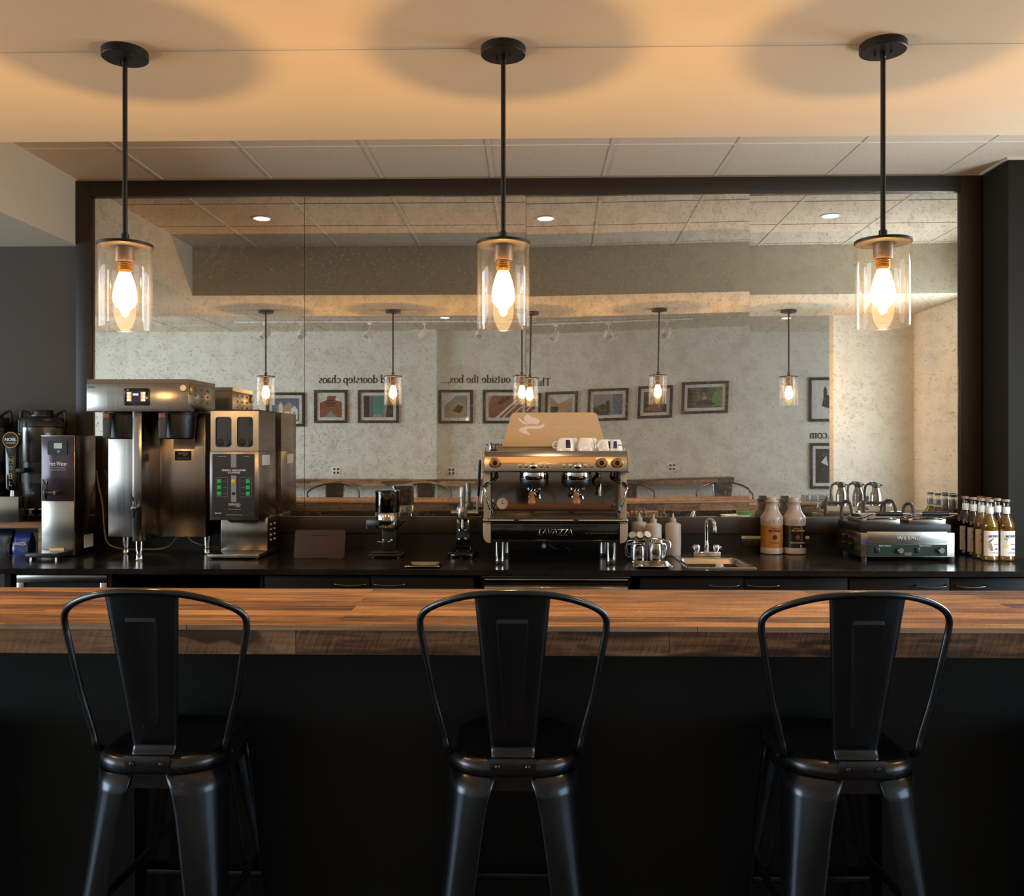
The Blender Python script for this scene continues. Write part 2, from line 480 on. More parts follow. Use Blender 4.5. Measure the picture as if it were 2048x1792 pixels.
struct(MB().box(XC, 3.2, 4.74, YW, 0, ZC).build('wall_column', M['column_dark'], smooth=0))
# light coloured edge trim where the ceiling meets the walls
tr = MB()
tr.box(XS, XC, YW - 0.012, YW, ZC - 0.012, ZC)
tr.box(XC - 0.012, XC, 4.74, YW - 0.012, ZC - 0.012, ZC)
tr.box(XC - 0.012, 3.2, 4.728, 4.74, ZC - 0.012, ZC)
struct(tr.build('trim_1', pmat('trim_white', 'c9c0b4', 0.5), smooth=0))
wf = MB()
wf.box(XL, XR, YF - 0.1, YF, 0, ZC)
xa, xb = (815 - VX) * 11.6 / 1800, (871 - VX) * 11.6 / 1800
wf.box(xa, xb, YF, YF + 0.16, 0, ZC)
wall_front = struct(wf.build('wall_front', M['wall_white'], smooth=0))
struct(MB().box(2.52, 3.2, 2.08, 2.2, 0, ZC).box(3.2, 3.3, 2.08, 3.05, 0, ZC).box(3.2, 3.3, 4.0, YW, 0, ZC).box(3.2, 3.3, 3.05, 4.0, 0, 0.85).box(3.2, 3.3, 3.05, 4.0, 2.45, ZC).build('wall_right', M['wall_white'], smooth=0))
w3 = struct(MB().box(3.22, 3.26, 3.05, 3.09, 0.85, 2.45).box(3.22, 3.26, 3.96, 4.0, 0.85, 2.45).box(3.22, 3.26, 3.09, 3.96, 0.85, 0.89).box(3.22, 3.26, 3.09, 3.96, 2.41, 2.45).build('added_window', M['black_metal'], smooth=0))  # unseen window, put in for the added side light
MB().box(3.238, 3.242, 3.09, 3.96, 0.89, 2.41).build('pane', M['window_glass'], w3, smooth=0)
# end walls with window openings
def end_wall(name, X, sgn, y0, y1, z0, z1, n):
    w = MB()
    a, b = (X - 0.12, X) if sgn < 0 else (X, X + 0.12)
    w.box(a, b, YF, y0, 0, ZC).box(a, b, y1, YW, 0, ZC).box(a, b, y0, y1, 0, z0).box(a, b, y0, y1, z1, ZC)
    struct(w.build(name, M['wall_white'], smooth=0))
    fr = MB()
    m = n
    for k in range(m + 1):
        y = y0 + (y1 - y0) * k / m
        fr.box(a + 0.03, b - 0.03, max(y0, y - 0.03), min(y1, y + 0.03), z0, z1)
    fr.box(a + 0.03, b - 0.03, y0, y1, z0, z0 + 0.05).box(a + 0.03, b - 0.03, y0, y1, z1 - 0.05, z1)
    f = struct(fr.build('window_1' if sgn < 0 else 'window_2', M['black_metal'], smooth=0))
    p = MB().box((a + b) / 2 - 0.003, (a + b) / 2 + 0.003, y0, y1, z0, z1).build('pane', M['window_glass'], f, smooth=0)
end_wall('wall_left', XL, -1, -0.6, 4.4, 0.45, 2.55, 4)
end_wall('wall_end', XR, 1, -1.4, 1.8, 0.45, 2.6, 3)

# ------------------------------------------------------------------ mirror
mx0, mx1 = ax(189, YW), ax(1913, YW)
mz0 = az(1063, 1033, YW); mz1 = az(1063, 392, YW)
mir = thing('wall_mirror', 'huge antiqued mirror in a dark brown frame covering the wall above the back counter', 'mirror', (0, YW, 0))
fo0, fo1 = ax(160, YW), ax(1955, YW)
fz0, fz1 = az(1063, 1065, YW), 2.985
fm = MB()
fd = -0.045
fm.box(fo0, mx0, fd, 0, fz0, fz1, 0.002).box(mx1, fo1, fd, 0, fz0, fz1, 0.002)
fm.box(mx0, mx1, fd, 0, mz1, fz1, 0.002).box(mx0, mx1, fd, 0, fz0, mz0, 0.002)
fm.build('frame', M['frame_brown'], mir)
seams = [mx0, ax(611, YW), ax(1052, YW), ax(1497, YW), mx1]
# every sheet hangs a touch differently: (turn about z, tilt, twist) as depth offsets in metres per metre
WARP = [(0.0, 0.0, 0.0), (0.0, 0.0, 0.0), (-0.0140, 0.0, -0.0028), (-0.0150, 0.002, 0.0)]
AM = [0.35, 0.45, 0.85, 0.2]
for i in range(4):
    a, b = seams[i] + 0.0012, seams[i + 1] - 0.0012
    tz, tx, tw = WARP[i]
    cx, cz = (a + b) / 2, (mz0 + mz1) / 2
    p = MB()
    def fn(u, v, a=a, b=b, tz=tz, tx=tx, tw=tw, cx=cx, cz=cz):
        x = a + (b - a) * u; z = mz0 + (mz1 - mz0) * v
        dx, dz = x - cx, z - cz
        return (x, -0.018 + tz * dx + tx * dz + tw * dx * dz * 2, z)
    p.grid(fn, 24, 24)
    V0 = list(p.bm.verts)
    w1 = 25
    edge = [V0[k] for k in range(w1)] + [V0[j * w1 + 24] for j in range(1, 25)] + [V0[24 * w1 + k] for k in range(23, -1, -1)] + [V0[j * w1] for j in range(23, 0, -1)]
    back = [p.bm.verts.new(v.co + Vector((0, 0.005, 0))) for v in edge]
    n_ = len(edge)
    for k in range(n_): p._face([edge[k], back[k], back[(k + 1) % n_], edge[(k + 1) % n_]])
    p._face(back)
    p.build('mirror_panel', mirror_mat('antique_mirror_%d' % i, 3.7 * i, AM[i]), mir, smooth=30)
# ------------------------------------------------------------------ bar
ZB, YB0, YB1 = 1.049, 2.28, 2.86
bar = thing('bar_counter', 'long bar with a reclaimed wood plank top and black front, stools along it', 'bar', (0, 0, 0))
MB().box(-4.3, 2.44, YB0 + 0.001, YB1, ZB - 0.014, ZB, 0.001).build('wood_top', M['bar_top'], bar)
MB().box(-4.3, 2.44, YB0, YB0 + 0.0015, ZB - 0.0135, ZB - 0.0005).box(-4.3, 2.44, YB1, YB1 + 0.0015, ZB - 0.0135, ZB - 0.0005).build('wood_lip', M['bar_lip'], bar, smooth=0)
MB().box(-4.3, 2.44, YB0 + 0.004, YB0 + 0.03, ZB - 0.076, ZB - 0.0145).box(-4.3, 2.44, YB1 - 0.03, YB1 - 0.004, ZB - 0.076, ZB - 0.0145).box(2.41, 2.438, YB0 + 0.03, YB1 - 0.03, ZB - 0.076, ZB - 0.0145).build('edge_board', M['bar_edge'], bar, smooth=0)
MB().box(-4.2, 2.4, 2.58, 2.62, 0, ZB - 0.03).box(-4.2, 2.4, 2.56, 2.62, 0, 0.1).build('front_panel', M['black_front'], bar, smooth=0)
MB().box(-4.2, 2.4, 2.62, 3.2, 0.86, 0.895, 0.002).box(-4.2, 2.4, 3.1, 3.14, 0.0, 0.86).build('work_shelf', M['cabinet'], bar, smooth=0)

# ------------------------------------------------------------------ bar stools
def make_stool():
    root = thing('bar_stool', 'x', 'bar stool')
    zs = 0.748
    # pressed seat pan with rolled edge and skirt
    W2, D2 = 0.155, 0.180
    seat = MB()
    prof = [(-0.060, -0.010, 0.0), (-0.02, -0.004, 0), (0.0, 0.0, 0.0), (0.0, 0.002, 1)]
    def ring(off, z, r=0.105, lift=0.0):
        return [(x, y + 0.018, z + lift) for x, y in rrect((W2 + off) * 2, (D2 + off) * 2, max(r + off, 0.01), n=7)]
    rings = [ring(-0.14, zs - 0.012, 0.15), ring(-0.05, zs - 0.011), ring(-0.035, zs - 0.009), ring(-0.022, zs - 0.001), ring(-0.010, zs + 0.001), ring(-0.001, zs - 0.004),
             ring(0.005, zs - 0.014), ring(0.006, zs - 0.024), ring(0.004, zs - 0.034), ring(0.001, zs - 0.038), ring(-0.005, zs - 0.040), ring(-0.006, zs - 0.060), ring(-0.006, zs - 0.075)]
    V = [[seat.bm.verts.new(p) for p in r] for r in rings]
    n = len(V[0])
    seat._face(V[0])
    for A, B in zip(V, V[1:]):
        for k in range(n): seat._face([A[k], A[(k + 1) % n], B[(k + 1) % n], B[k]])
    seat.build('seat', M['gun_seat'], root, smooth=50)
    # legs: folded sheet wrapping the corner
    for sx in (-1, 1):
        for sy in (-1, 1):
            lg = MB()
            def fn(u, v, sx=sx, sy=sy):
                z = (zs - 0.040) * (1 - v)
                k = v
                # corner position
                cxx = 0.158 + 0.037 * k
                cyy = 0.178 + 0.040 * k
                wd = 0.104 - 0.060 * k + 0.012 * max(0, 0.10 - k) / 0.10
                r = 0.098 - 0.073 * min(1, k * 1.6) if k < 0.625 else 0.025
                # path along L: u 0..1
                L1 = wd - r; arc = r * PI / 2; tot = 2 * L1 + arc
                d = u * tot
                if d < L1: x, y = -wd + d, 0.0
                elif d < L1 + arc:
                    a = (d - L1) / r
                    x, y = -r + r * math.sin(a), -r + r * math.cos(a)
                else: x, y = 0.0, -r - (d - L1 - arc)
                return (sx * (cxx + x), sy * (cyy + y) + 0.018, z)
            lg.grid(fn, 18, 14)
            lg.build('leg', M['gun'], root, smooth=60, thick=0.003)
            MB().box(sx * 0.175 - 0.022, sx * 0.175 + 0.022, sy * 0.192 - 0.004, sy * 0.192 + 0.040, 0, 0.012, 0.004).build('foot_cap', M['black_plastic'], root)
    # stretchers: footrest ring and upper cross braces
    for (a, b, z) in (((-1, 1), (1, 1), 0.30), ((-1, -1), (1, -1), 0.33), ((-1, -1), (-1, 1), 0.36), ((1, -1), (1, 1), 0.36)):
        k = 1 - z / 0.72
        q = 0.150 + 0.048 * k
        q2 = 0.155 + 0.04 * k
        q = 0.142 + 0.034 * k
        MB().tube([(a[0] * q, a[1] * q2 + 0.018, z), (b[0] * q, b[1] * q2 + 0.018, z)], 0.009, 8, flat=1.4).build('stretcher', M['gun'], root)
    MB().tube([(-0.118, -0.115, 0.66), (0.118, 0.150, 0.66)], 0.008, 8, flat=0.5).tube([(0.118, -0.115, 0.664), (-0.118, 0.150, 0.664)], 0.008, 8, flat=0.5).build('cross_brace', M['gun'], root)
    # bent tube back
    yb, yt = -0.118, -0.205
    def yy(z): return yb + (yt - yb) * (z - 0.76) / 0.40
    half = [(0.163, 0.752), (0.170, 0.785), (0.180, 0.825), (0.196, 0.885), (0.209, 0.955), (0.221, 1.02), (0.2275, 1.06), (0.225, 1.088), (0.203, 1.112), (0.160, 1.134), (0.105, 1.151), (0.05, 1.1585), (0.0, 1.160)]
    pts = [(x, yy(z) - 0.012 + 0.068 * (x / 0.22) ** 2, z) for x, z in half] + [(-x, yy(z) - 0.012 + 0.068 * (x / 0.22) ** 2, z) for x, z in reversed(half[:-1])]
    pts = [(0.158, -0.045, 0.728)] + pts + [(-0.158, -0.045, 0.728)]
    MB().tube(smooth_path(pts, 5), 0.0085, 12).build('back_frame', M['gun'], root, smooth=60)
    for sx in (-1, 1):
        MB().lathe([(0.0, 0.171), (0.006, 0.171), (0.007, 0.166), (0.007, 0.158)], (0, -0.052, 0.730), 12, 'x').build('bolt', M['gun'], root, rot=(0, 0, 0 if sx > 0 else PI), loc=(0, 0 if sx > 0 else -0.104, 0))
    # pressed splat with raised panel
    sp = MB()
    z0, z1 = 0.748, 1.157
    def hw(z): return 0.054 + (0.090 - 0.054) * (z - z0) / (z1 - z0)
    def raised(x, z):
        if z < 0.81 or z > 1.092: return 0.0
        a = 0.0195 + (0.0375 - 0.0195) * (z - 0.81) / (1.092 - 0.81)
        d = min(a - abs(x), 1.092 - z)
        dd = max(0.0, min(1.0, d / 0.0022))
        dn = max(0.0, min(1.0, (d - 0.0022) / 0.003))
        fade = max(0.0, min(1.0, (z - 0.81) / 0.02))
        return (0.0045 * dd - 0.0033 * dn) * fade
    xsu = [0, .035, .06, .20, .335, .36, .385, .41, .5, .59, .615, .64, .665, .80, .94, .965, 1]
    nz = 84
    def fx(i, j):
        z = z0 + (z1 - z0) * j / nz
        h = hw(z)
        a = (0.0195 + (0.0375 - 0.0195) * (min(max(z, .83), 1.092) - 0.81) / (1.092 - 0.81))
        row = [-h, -h + 0.004, -h + 0.010, -(h + a) / 2 - 0.004, -a - 0.001, -a, -a + 0.0018, -a + 0.0036, 0, a - 0.0036, a - 0.0018, a, a + 0.001, (h + a) / 2 + 0.004, h - 0.010, h - 0.004, h]
        x = row[i]
        e = max(0, 1 - (h - abs(x)) / 0.010)
        yo = yy(z) - 0.002 - raised(x, z) + 0.007 * e * e - 0.012 + 0.068 * (x / 0.22) ** 2
        z = z - 0.10 * x * x * max(0, (z - 1.1) / 0.05)
        if z < 0.772: yo -= 0.018 * ((0.772 - z) / 0.024) ** 1.5
        return (x, yo, z)
    V = [[sp.bm.verts.new(fx(i, j)) for i in range(17)] for j in range(nz + 1)]
    for j in range(nz):
        for i in range(16): sp._face([V[j][i], V[j][i + 1], V[j + 1][i + 1], V[j + 1][i]])
    sp.build('back_splat', M['gun'], root, smooth=60, thick=0.002)
    tab = MB().box(-0.056, 0.056, -0.1715, -0.166, 0.718, 0.756, 0.002)
    tab.build('splat_tab', M['gun_seat'], root)
    for sx in (-1, 1):
        MB().lathe([(0.0, -0.1775), (0.003, -0.1778), (0.006, -0.175), (0.0065, -0.171)], (sx * 0.036, 0, 0.737), 12, 'y').build('bolt', M['gun_seat'], root)
    return root
stool = make_stool()
SY = 2.325
spots = [(-0.926, -1, 'black metal bar stool in the left foreground, turned slightly'),
         (-0.045, 0, 'black metal bar stool in the middle foreground, facing the bar squarely'),
         (0.782, 1.5, 'black metal bar stool in the right foreground, turned slightly'),
         (-1.735, 0, 'black metal bar stool cut off by the left edge, only a leg showing'),
         (1.60, 2, 'black metal bar stool right of the photo, only seen in the mirror')]
for i, (x, rz, lb) in enumerate(spots):
    o = stool if i == 0 else copy_tree(stool)
    o.location = (x, SY, 0)
    o.rotation_euler = (0, 0, rad(rz))
    o['label'] = lb; o['group'] = 'bar stools along the wooden bar'

# ------------------------------------------------------------------ pendants
def bulb_mat():
    t = NT('bulb_glass')
    tr = t.n('BsdfTransparent', {'Color': (1, 1, 1, 1)})
    em = t.n('Emission', {'Color': (1.0, 0.62, 0.26, 1), 'Strength': 9.0})
    return t.done(t.n('AddShader', {0: tr.outputs[0], 1: em.outputs[0]}).outputs[0])
M['bulb'] = bulb_mat()
M['filament'] = pmat('filament', 'ffffff', 0.5, emit='ffd9a0', estr=60.0)
M['rod'] = pmat('bronze_black', '1f1b18', 0.42, 0.3)
M['socket'] = pmat('socket', '6b5a4c', 0.45, 0.4)
def make_pendant():
    r = thing('pendant_lamp', 'x', 'pendant lamp')
    zc = ZS
    MB().lathe([(0, 0), (0.0615, 0), (0.0635, -0.002), (0.0635, -0.021), (0.0615, -0.023), (0, -0.023)], (0, 0, zc), 48).build('canopy', M['rod'], r)
    MB().lathe([(0, -0.023), (0.0075, -0.023), (0.0085, -0.026), (0.0085, -0.038), (0.006, -0.040), (0, -0.040)], (0.0, 0, zc), 16).build('canopy_neck', M['rod'], r)
    for sx in (-1, 1):
        MB().lathe([(0, -0.023), (0.0035, -0.023), (0.0035, -0.031), (0, -0.033)], (sx * 0.018, -sx * 0.012, zc), 10).build('screw', M['rod'], r)
    zt = 2.080
    MB().cyl((0, 0, zt + 0.02), (0, 0, zc - 0.042), 0.0068, None, 16).build('rod', M['rod'], r)
    MB().lathe([(0, 0.030), (0.008, 0.030), (0.0115, 0.027), (0.0115, 0.008), (0.013, 0.006), (0.013, 0.0), (0, 0)], (0, 0, zt), 20).build('collar', M['rod'], r)
    MB().lathe([(0, 0), (0.0745, 0), (0.0765, -0.002), (0.0765, -0.008), (0.0745, -0.0095), (0, -0.0095)], (0, 0, zt), 56).build('cap', M['rod'], r)
    MB().lathe([(0, -0.0095), (0.026, -0.0095), (0.026, -0.050), (0.024, -0.053), (0, -0.053)], (0, 0, zt), 28).build('socket', M['socket'], r)
    th = [(0.0175, -0.053)]
    for k in range(5):
        z = -0.055 - 0.005 * k
        th += [(0.0205, z), (0.0185, z - 0.0025)]
    th += [(0.016, -0.082), (0, -0.082)]
    MB().lathe([(0, -0.053)] + th, (0, 0, zt), 24).build('socket_thread', M['brass'], r)
    # clear cylinder open at the bottom
    R0, T = 0.0740, 0.003
    zb = 1.838
    gprof = [(R0, zt - 0.0095), (R0, zb + 0.002), (R0 - 0.001, zb), (R0 - T + 0.001, zb), (R0 - T, zb + 0.002), (R0 - T, zt - 0.0095)]
    MB().lathe(gprof, (0, 0, 0), 64).build('glass_shade', M['glass'], r, smooth=40)
    b = [(0.0001, -0.196), (0.003, -0.194), (0.006, -0.189), (0.015, -0.186), (0.024, -0.179), (0.030, -0.169), (0.0325, -0.158), (0.0325, -0.146), (0.030, -0.130), (0.026, -0.112), (0.021, -0.096), (0.0165, -0.084), (0.0150, -0.080)]
    bo = MB().lathe(b, (0, 0, zt), 28).build('bulb', M['bulb'], r, smooth=60)
    f = MB()
    for k in range(7):
        a = 2 * PI * k / 7
        f.tube([(0.006 * math.cos(a), 0.006 * math.sin(a), zt - 0.095), (0.013 * math.cos(a + .4), 0.013 * math.sin(a + .4), zt - 0.150)], 0.0007, 5)
    f.build('filament', M['filament'], bo)
    return r
pen = make_pendant()
PX = [(-0.886 - 0 * 1, 'left pendant lamp with clear glass cylinder, near the coffee brewer'),
      (0, 'middle pendant lamp with clear glass cylinder, above the espresso machine'),
      (0, 'right pendant lamp with clear glass cylinder, near the syrup bottles'),
      (0, 'pendant lamp beyond the left edge, seen as leftmost lamp in the mirror'),
      (0, 'pendant lamp beyond the right edge, seen as rightmost lamp in the mirror')]
YP = 2.54
xsP = [ax(250, YP), ax(1006.5, YP), ax(1766, YP)]
sp = (xsP[2] - xsP[0]) / 2
xsP += [xsP[0] - sp, xsP[2] + sp]
for i, x in enumerate(xsP):
    o = pen if i == 0 else copy_tree(pen)
    o.location = (x, YP, 0)
    o['label'] = PX[i][1]; o['group'] = 'pendant lamps over the bar'
    lamp('bulb_light', 'POINT', (x, YP, 2.080 - 0.140), BULB_POWER, BULB_COLOR, shadow_soft_size=0.014)

# ------------------------------------------------------------------ recessed downlights and track
M['lens'] = pmat('lamp_lens', 'ffffff', 0.5, emit='ffdca8', estr=14.0)
def downlight(x, y, lb, grp, p):
    r = thing('recessed_light', lb, 'ceiling light', (x, y, ZC - 0.004), 0, grp)
    MB().lathe([(0.052, 0.0), (0.060, -0.002), (0.066, 0.0), (0.066, 0.003), (0.050, 0.003)], (0, 0, 0), 32).build('trim_ring', M['label_white'], r)
    MB().lathe([(0.0, 0.0005), (0.052, 0.0005)], (0, 0, 0), 32).build('lens', M['lens'], r)
    lamp('downlight_beam', 'SPOT', (x, y, ZC - 0.02), p, (1.0, 0.72, 0.42), spot_size=rad(110), spot_blend=0.7, shadow_soft_size=0.045)
g1, g2 = 'recessed lights above the back counter', 'recessed lights over the customer side'
downlight(-1.78, 4.14, 'round recessed light above the coffee brewer, leftmost in the mirror', g1, 16)
downlight(0.06, 4.14, 'round recessed light above the espresso machine, middle in the mirror', g1, 16)
downlight(1.92, 4.14, 'round recessed light above the panini press, right in the mirror', g1, 9)
downlight(-1.02, -0.54, 'small round recessed light on the customer side, beside the centre pendant reflection', g2, 16)
downlight(2.80, -0.54, 'small round recessed light on the customer side, behind the rightmost lamp reflection', g2, 16)
tk = thing('track_rail', 'thin white track rail on the ceiling, carrying the spotlights', 'track lighting', (0, -0.8, ZC))
MB().box(-3.6, 1.75, -0.017, 0.017, -0.024, -0.004).build('rail', M['label_white'], tk, smooth=0)
def make_spot():
    r = thing('track_spotlight', 'x', 'spotlight')
    MB().box(-0.03, 0.03, -0.015, 0.015, -0.022, 0, 0.003).build('adapter', M['label_white'], r)
    MB().cyl((0, 0, -0.10), (0, 0, -0.02), 0.006).build('stem', M['label_white'], r)
    MB().lathe([(0, 0.055), (0.025, 0.055), (0.045, 0.03), (0.052, -0.02), (0.052, -0.075), (0.046, -0.075), (0.046, -0.04), (0, -0.04)], (0, 0, 0), 24).build('lamp_head', M['label_white'], r, loc=(0, 0, -0.125), rot=(rad(35), rad(12), 0))
    return r
spx = [-3.22, -2.78, -1.95, -1.29, -0.62, 0.12, 0.75, 1.45]
names = ['first', 'second', 'third', 'fourth', 'fifth', 'sixth', 'seventh', 'eighth']
sp0 = make_spot()
for i, x in enumerate(spx):
    o = sp0 if i == 0 else copy_tree(sp0)
    o.location = (x, -0.8, ZC - 0.024)
    o.rotation_euler = (0, 0, rad([20, -20, 30, 75, -10, 25, -25, 10][i]))
    o['label'] = 'white spotlight hanging from the track, %s from the left in the mirror' % names[i]
    o['group'] = 'white spotlights on the ceiling track'

# ------------------------------------------------------------------ far wall: ledge, lettering, frames, outlets
YV = YF
def mx(px, shift=0, d=None):
    d = 2 * YW - YV if d is None else d
    return (px - shift - VX) / FPX * d
def mz(py, d=None):
    d = 2 * YW - YV if d is None else d
    return CAMZ + (VY - py) / FPX * d
lg = thing('wall_ledge', 'long reclaimed wood drink ledge fixed along the wall behind the camera', 'shelf', (0, 0, 0))
MB().box(-6.9, 2.45, YF, YF + 0.30, 1.035, 1.05, 0.001).build('ledge_top', M['bar_top'], lg)
MB().box(-6.9, 2.45, YF + 0.275, YF + 0.296, 0.968, 1.0345).box(2.425, 2.448, YF, YF + 0.27, 0.968, 1.0345).build('edge_board', M['bar_edge'], lg, smooth=0)

def glyph_text(s, x, z, h, Y, parent):
    """simple serif letters drawn from strokes and arcs, facing +y (x runs to the left seen from the bar)"""
    g = MB(); cur = 0.0; th = 0.16; tn = 0.07
    def pl(pts, w):
        for (x0_, z0_), (x1_, z1_) in zip(pts, pts[1:]):
            dx, dz = x1_ - x0_, z1_ - z0_; L = math.hypot(dx, dz) or 1
            nx, nz = -dz / L * w / 2, dx / L * w / 2
            q = [(x0_ + nx, z0_ + nz), (x1_ + nx, z1_ + nz), (x1_ - nx, z1_ - nz), (x0_ - nx, z0_ - nz)]
            A = [g.bm.verts.new((x - (cur + a) * h, Y, z + b * h)) for a, b in q]
            B = [g.bm.verts.new((x - (cur + a) * h, Y - 0.003, z + b * h)) for a, b in q]
            g._face(A); g._face(B[::-1])
            for i in range(4): g._face([A[i], B[i], B[(i + 1) % 4], A[(i + 1) % 4]])
    def ring(cx, cz, rx, rz, a0, a1, n=14):
        for k in range(n):
            t0, t1 = rad(a0 + (a1 - a0) * k / n), rad(a0 + (a1 - a0) * (k + 1) / n)
            w = tn + (th - tn) * abs(math.cos((t0 + t1) / 2))
            pl([(cx + rx * math.cos(t0), cz + rz * math.sin(t0)), (cx + rx * math.cos(t1), cz + rz * math.sin(t1))], w)
    def stem(a, z0_, z1_, sb=True, stp=True):
        pl([(a, z0_), (a, z1_)], th)
        if sb: pl([(a - .13, z0_ + .025), (a + .13, z0_ + .025)], .05)
        if stp: pl([(a - .15, z1_ - .025), (a, z1_ - .025)], .06)
    X, C = 0.68, 1.0
    for ch in s:
        w = .6
        if ch == 'T': pl([(.05, C), (.75, C)], .07); pl([(.08, C), (.08, .85)], .05); pl([(.72, C), (.72, .85)], .05); stem(.4, 0, C, True, False); w = .82
        elif ch in 'hn':
            stem(.15, 0, C + .1 if ch == 'h' else X); ring(.33, X - .2, .18, .17, 0, 180, 10); stem(.51, 0, X - .2, True, False); w = .70
        elif ch == 'u':
            stem(.15, .18, X, False); ring(.33, .2, .18, .17, 180, 360, 10); stem(.51, 0, X, True); w = .70
        elif ch == 'i': stem(.15, 0, X); pl([(.09, .88), (.21, .88)], .12); w = .36
        elif ch == 'r': stem(.15, 0, X); ring(.32, X - .18, .15, .15, 50, 180, 8); w = .48
        elif ch == 'k': stem(.15, 0, C + .1); pl([(.15, .28), (.48, X - .03)], tn); pl([(.27, .38), (.52, .03)], th * .8); pl([(.40, .025), (.62, .025)], .05); pl([(.38, X - .03), (.58, X - .03)], .05); w = .66
        elif ch == 'x': pl([(.08, X - .02), (.48, .02)], th * .85); pl([(.48, X - .02), (.08, .02)], tn); pl([(0, .025), (.18, .025)], .05); pl([(.38, .025), (.58, .025)], .05); pl([(0, X - .025), (.18, X - .025)], .05); pl([(.38, X - .025), (.56, X - .025)], .05); w = .62
        elif ch == 't': pl([(.2, .12), (.2, .9)], th * .85); ring(.32, .14, .12, .12, 180, 300, 6); pl([(.05, X), (.38, X)], .06); w = .42
        elif ch == 'o': ring(.3, X / 2, .25, X / 2 - .02, 0, 360, 22); w = .64
        elif ch == 'c': ring(.3, X / 2, .25, X / 2 - .02, 50, 320, 18); w = .58
        elif ch == 'e': ring(.3, X / 2, .25, X / 2 - .02, 0, 320, 18); pl([(.08, X / 2 + .02), (.55, X / 2 + .02)], .06); w = .60
        elif ch == 's': ring(.22, X - .17, .13, .15, 40, 270, 10); ring(.22, .17, .15, .15, -140, 90, 10); w = .46
        elif ch == 'd': ring(.28, X / 2, .23, X / 2 - .02, 0, 360, 20); stem(.51, 0, C + .1); w = .70
        elif ch in 'bp':
            stem(.15, -.3 if ch == 'p' else 0, X if ch == 'p' else C + .1, ch == 'p'); ring(.38, X / 2, .23, X / 2 - .02, 0, 360, 20); w = .70
        elif ch == 'a': ring(.24, .18, .17, .16, 0, 360, 14); ring(.24, X - .15, .15, .13, 0, 160, 8); pl([(.41, X - .15), (.41, .05)], th * .85); pl([(.41, .03), (.5, .03)], .05); w = .54
        elif ch == 'm': stem(.15, 0, X); ring(.31, X - .18, .16, .16, 0, 180, 8); stem(.47, 0, X - .18, True, False); ring(.63, X - .18, .16, .16, 0, 180, 8); stem(.79, 0, X - .18, True, False); w = .98
        elif ch == 'l': stem(.15, 0, C + .1); w = .34
        elif ch == 'v': pl([(.07, X), (.28, .02)], th * .85); pl([(.28, .02), (.48, X)], tn); w = .55
        elif ch == '.': pl([(.08, .05), (.2, .05)], .12); w = .30
        elif ch == ',': pl([(.08, .05), (.2, .05)], .12); pl([(.18, .03), (.1, -.15)], .05); w = .30
        elif ch == ' ': w = .34
        cur += w
    o = g.build('wall_lettering', M['ink'], parent, smooth=0)
    return o
def letter_thing(s, pxl, pxr, pyb, label, shift=0, Y=YF, d=None):
    """mirror pixels: text starts at pxr (right) and runs to pxl"""
    Ws = {'T': .82, 'h': .7, 'n': .7, 'u': .7, 'i': .36, 'r': .48, 'k': .66, 'x': .62, 't': .42, 'o': .64, 'c': .58, 'e': .6, 's': .46, 'd': .7, 'b': .7, 'p': .7, 'a': .54, 'm': .98, 'l': .34, 'v': .55, '.': .3, ',': .3, ' ': .34}
    tot = sum(Ws[c] for c in s)
    xr, xl = mx(pxr, shift), mx(pxl, shift)
    o = glyph_text(s, xr, mz(pyb), (xr - xl) / tot, Y + 0.004, None)
    return tag(o, label, 'wall lettering')
letter_thing('Think outside the box,...', 881, 1074, 766, 'black serif words Think outside the box above the framed pictures')
letter_thing('and doorstep chaos', 637, 789, 766, 'black serif words doorstep chaos above the framed pictures', 0)
letter_thing('mail.com', 1621, 1696, 873, 'black serif lettering ending in .com between two framed posters', 42)

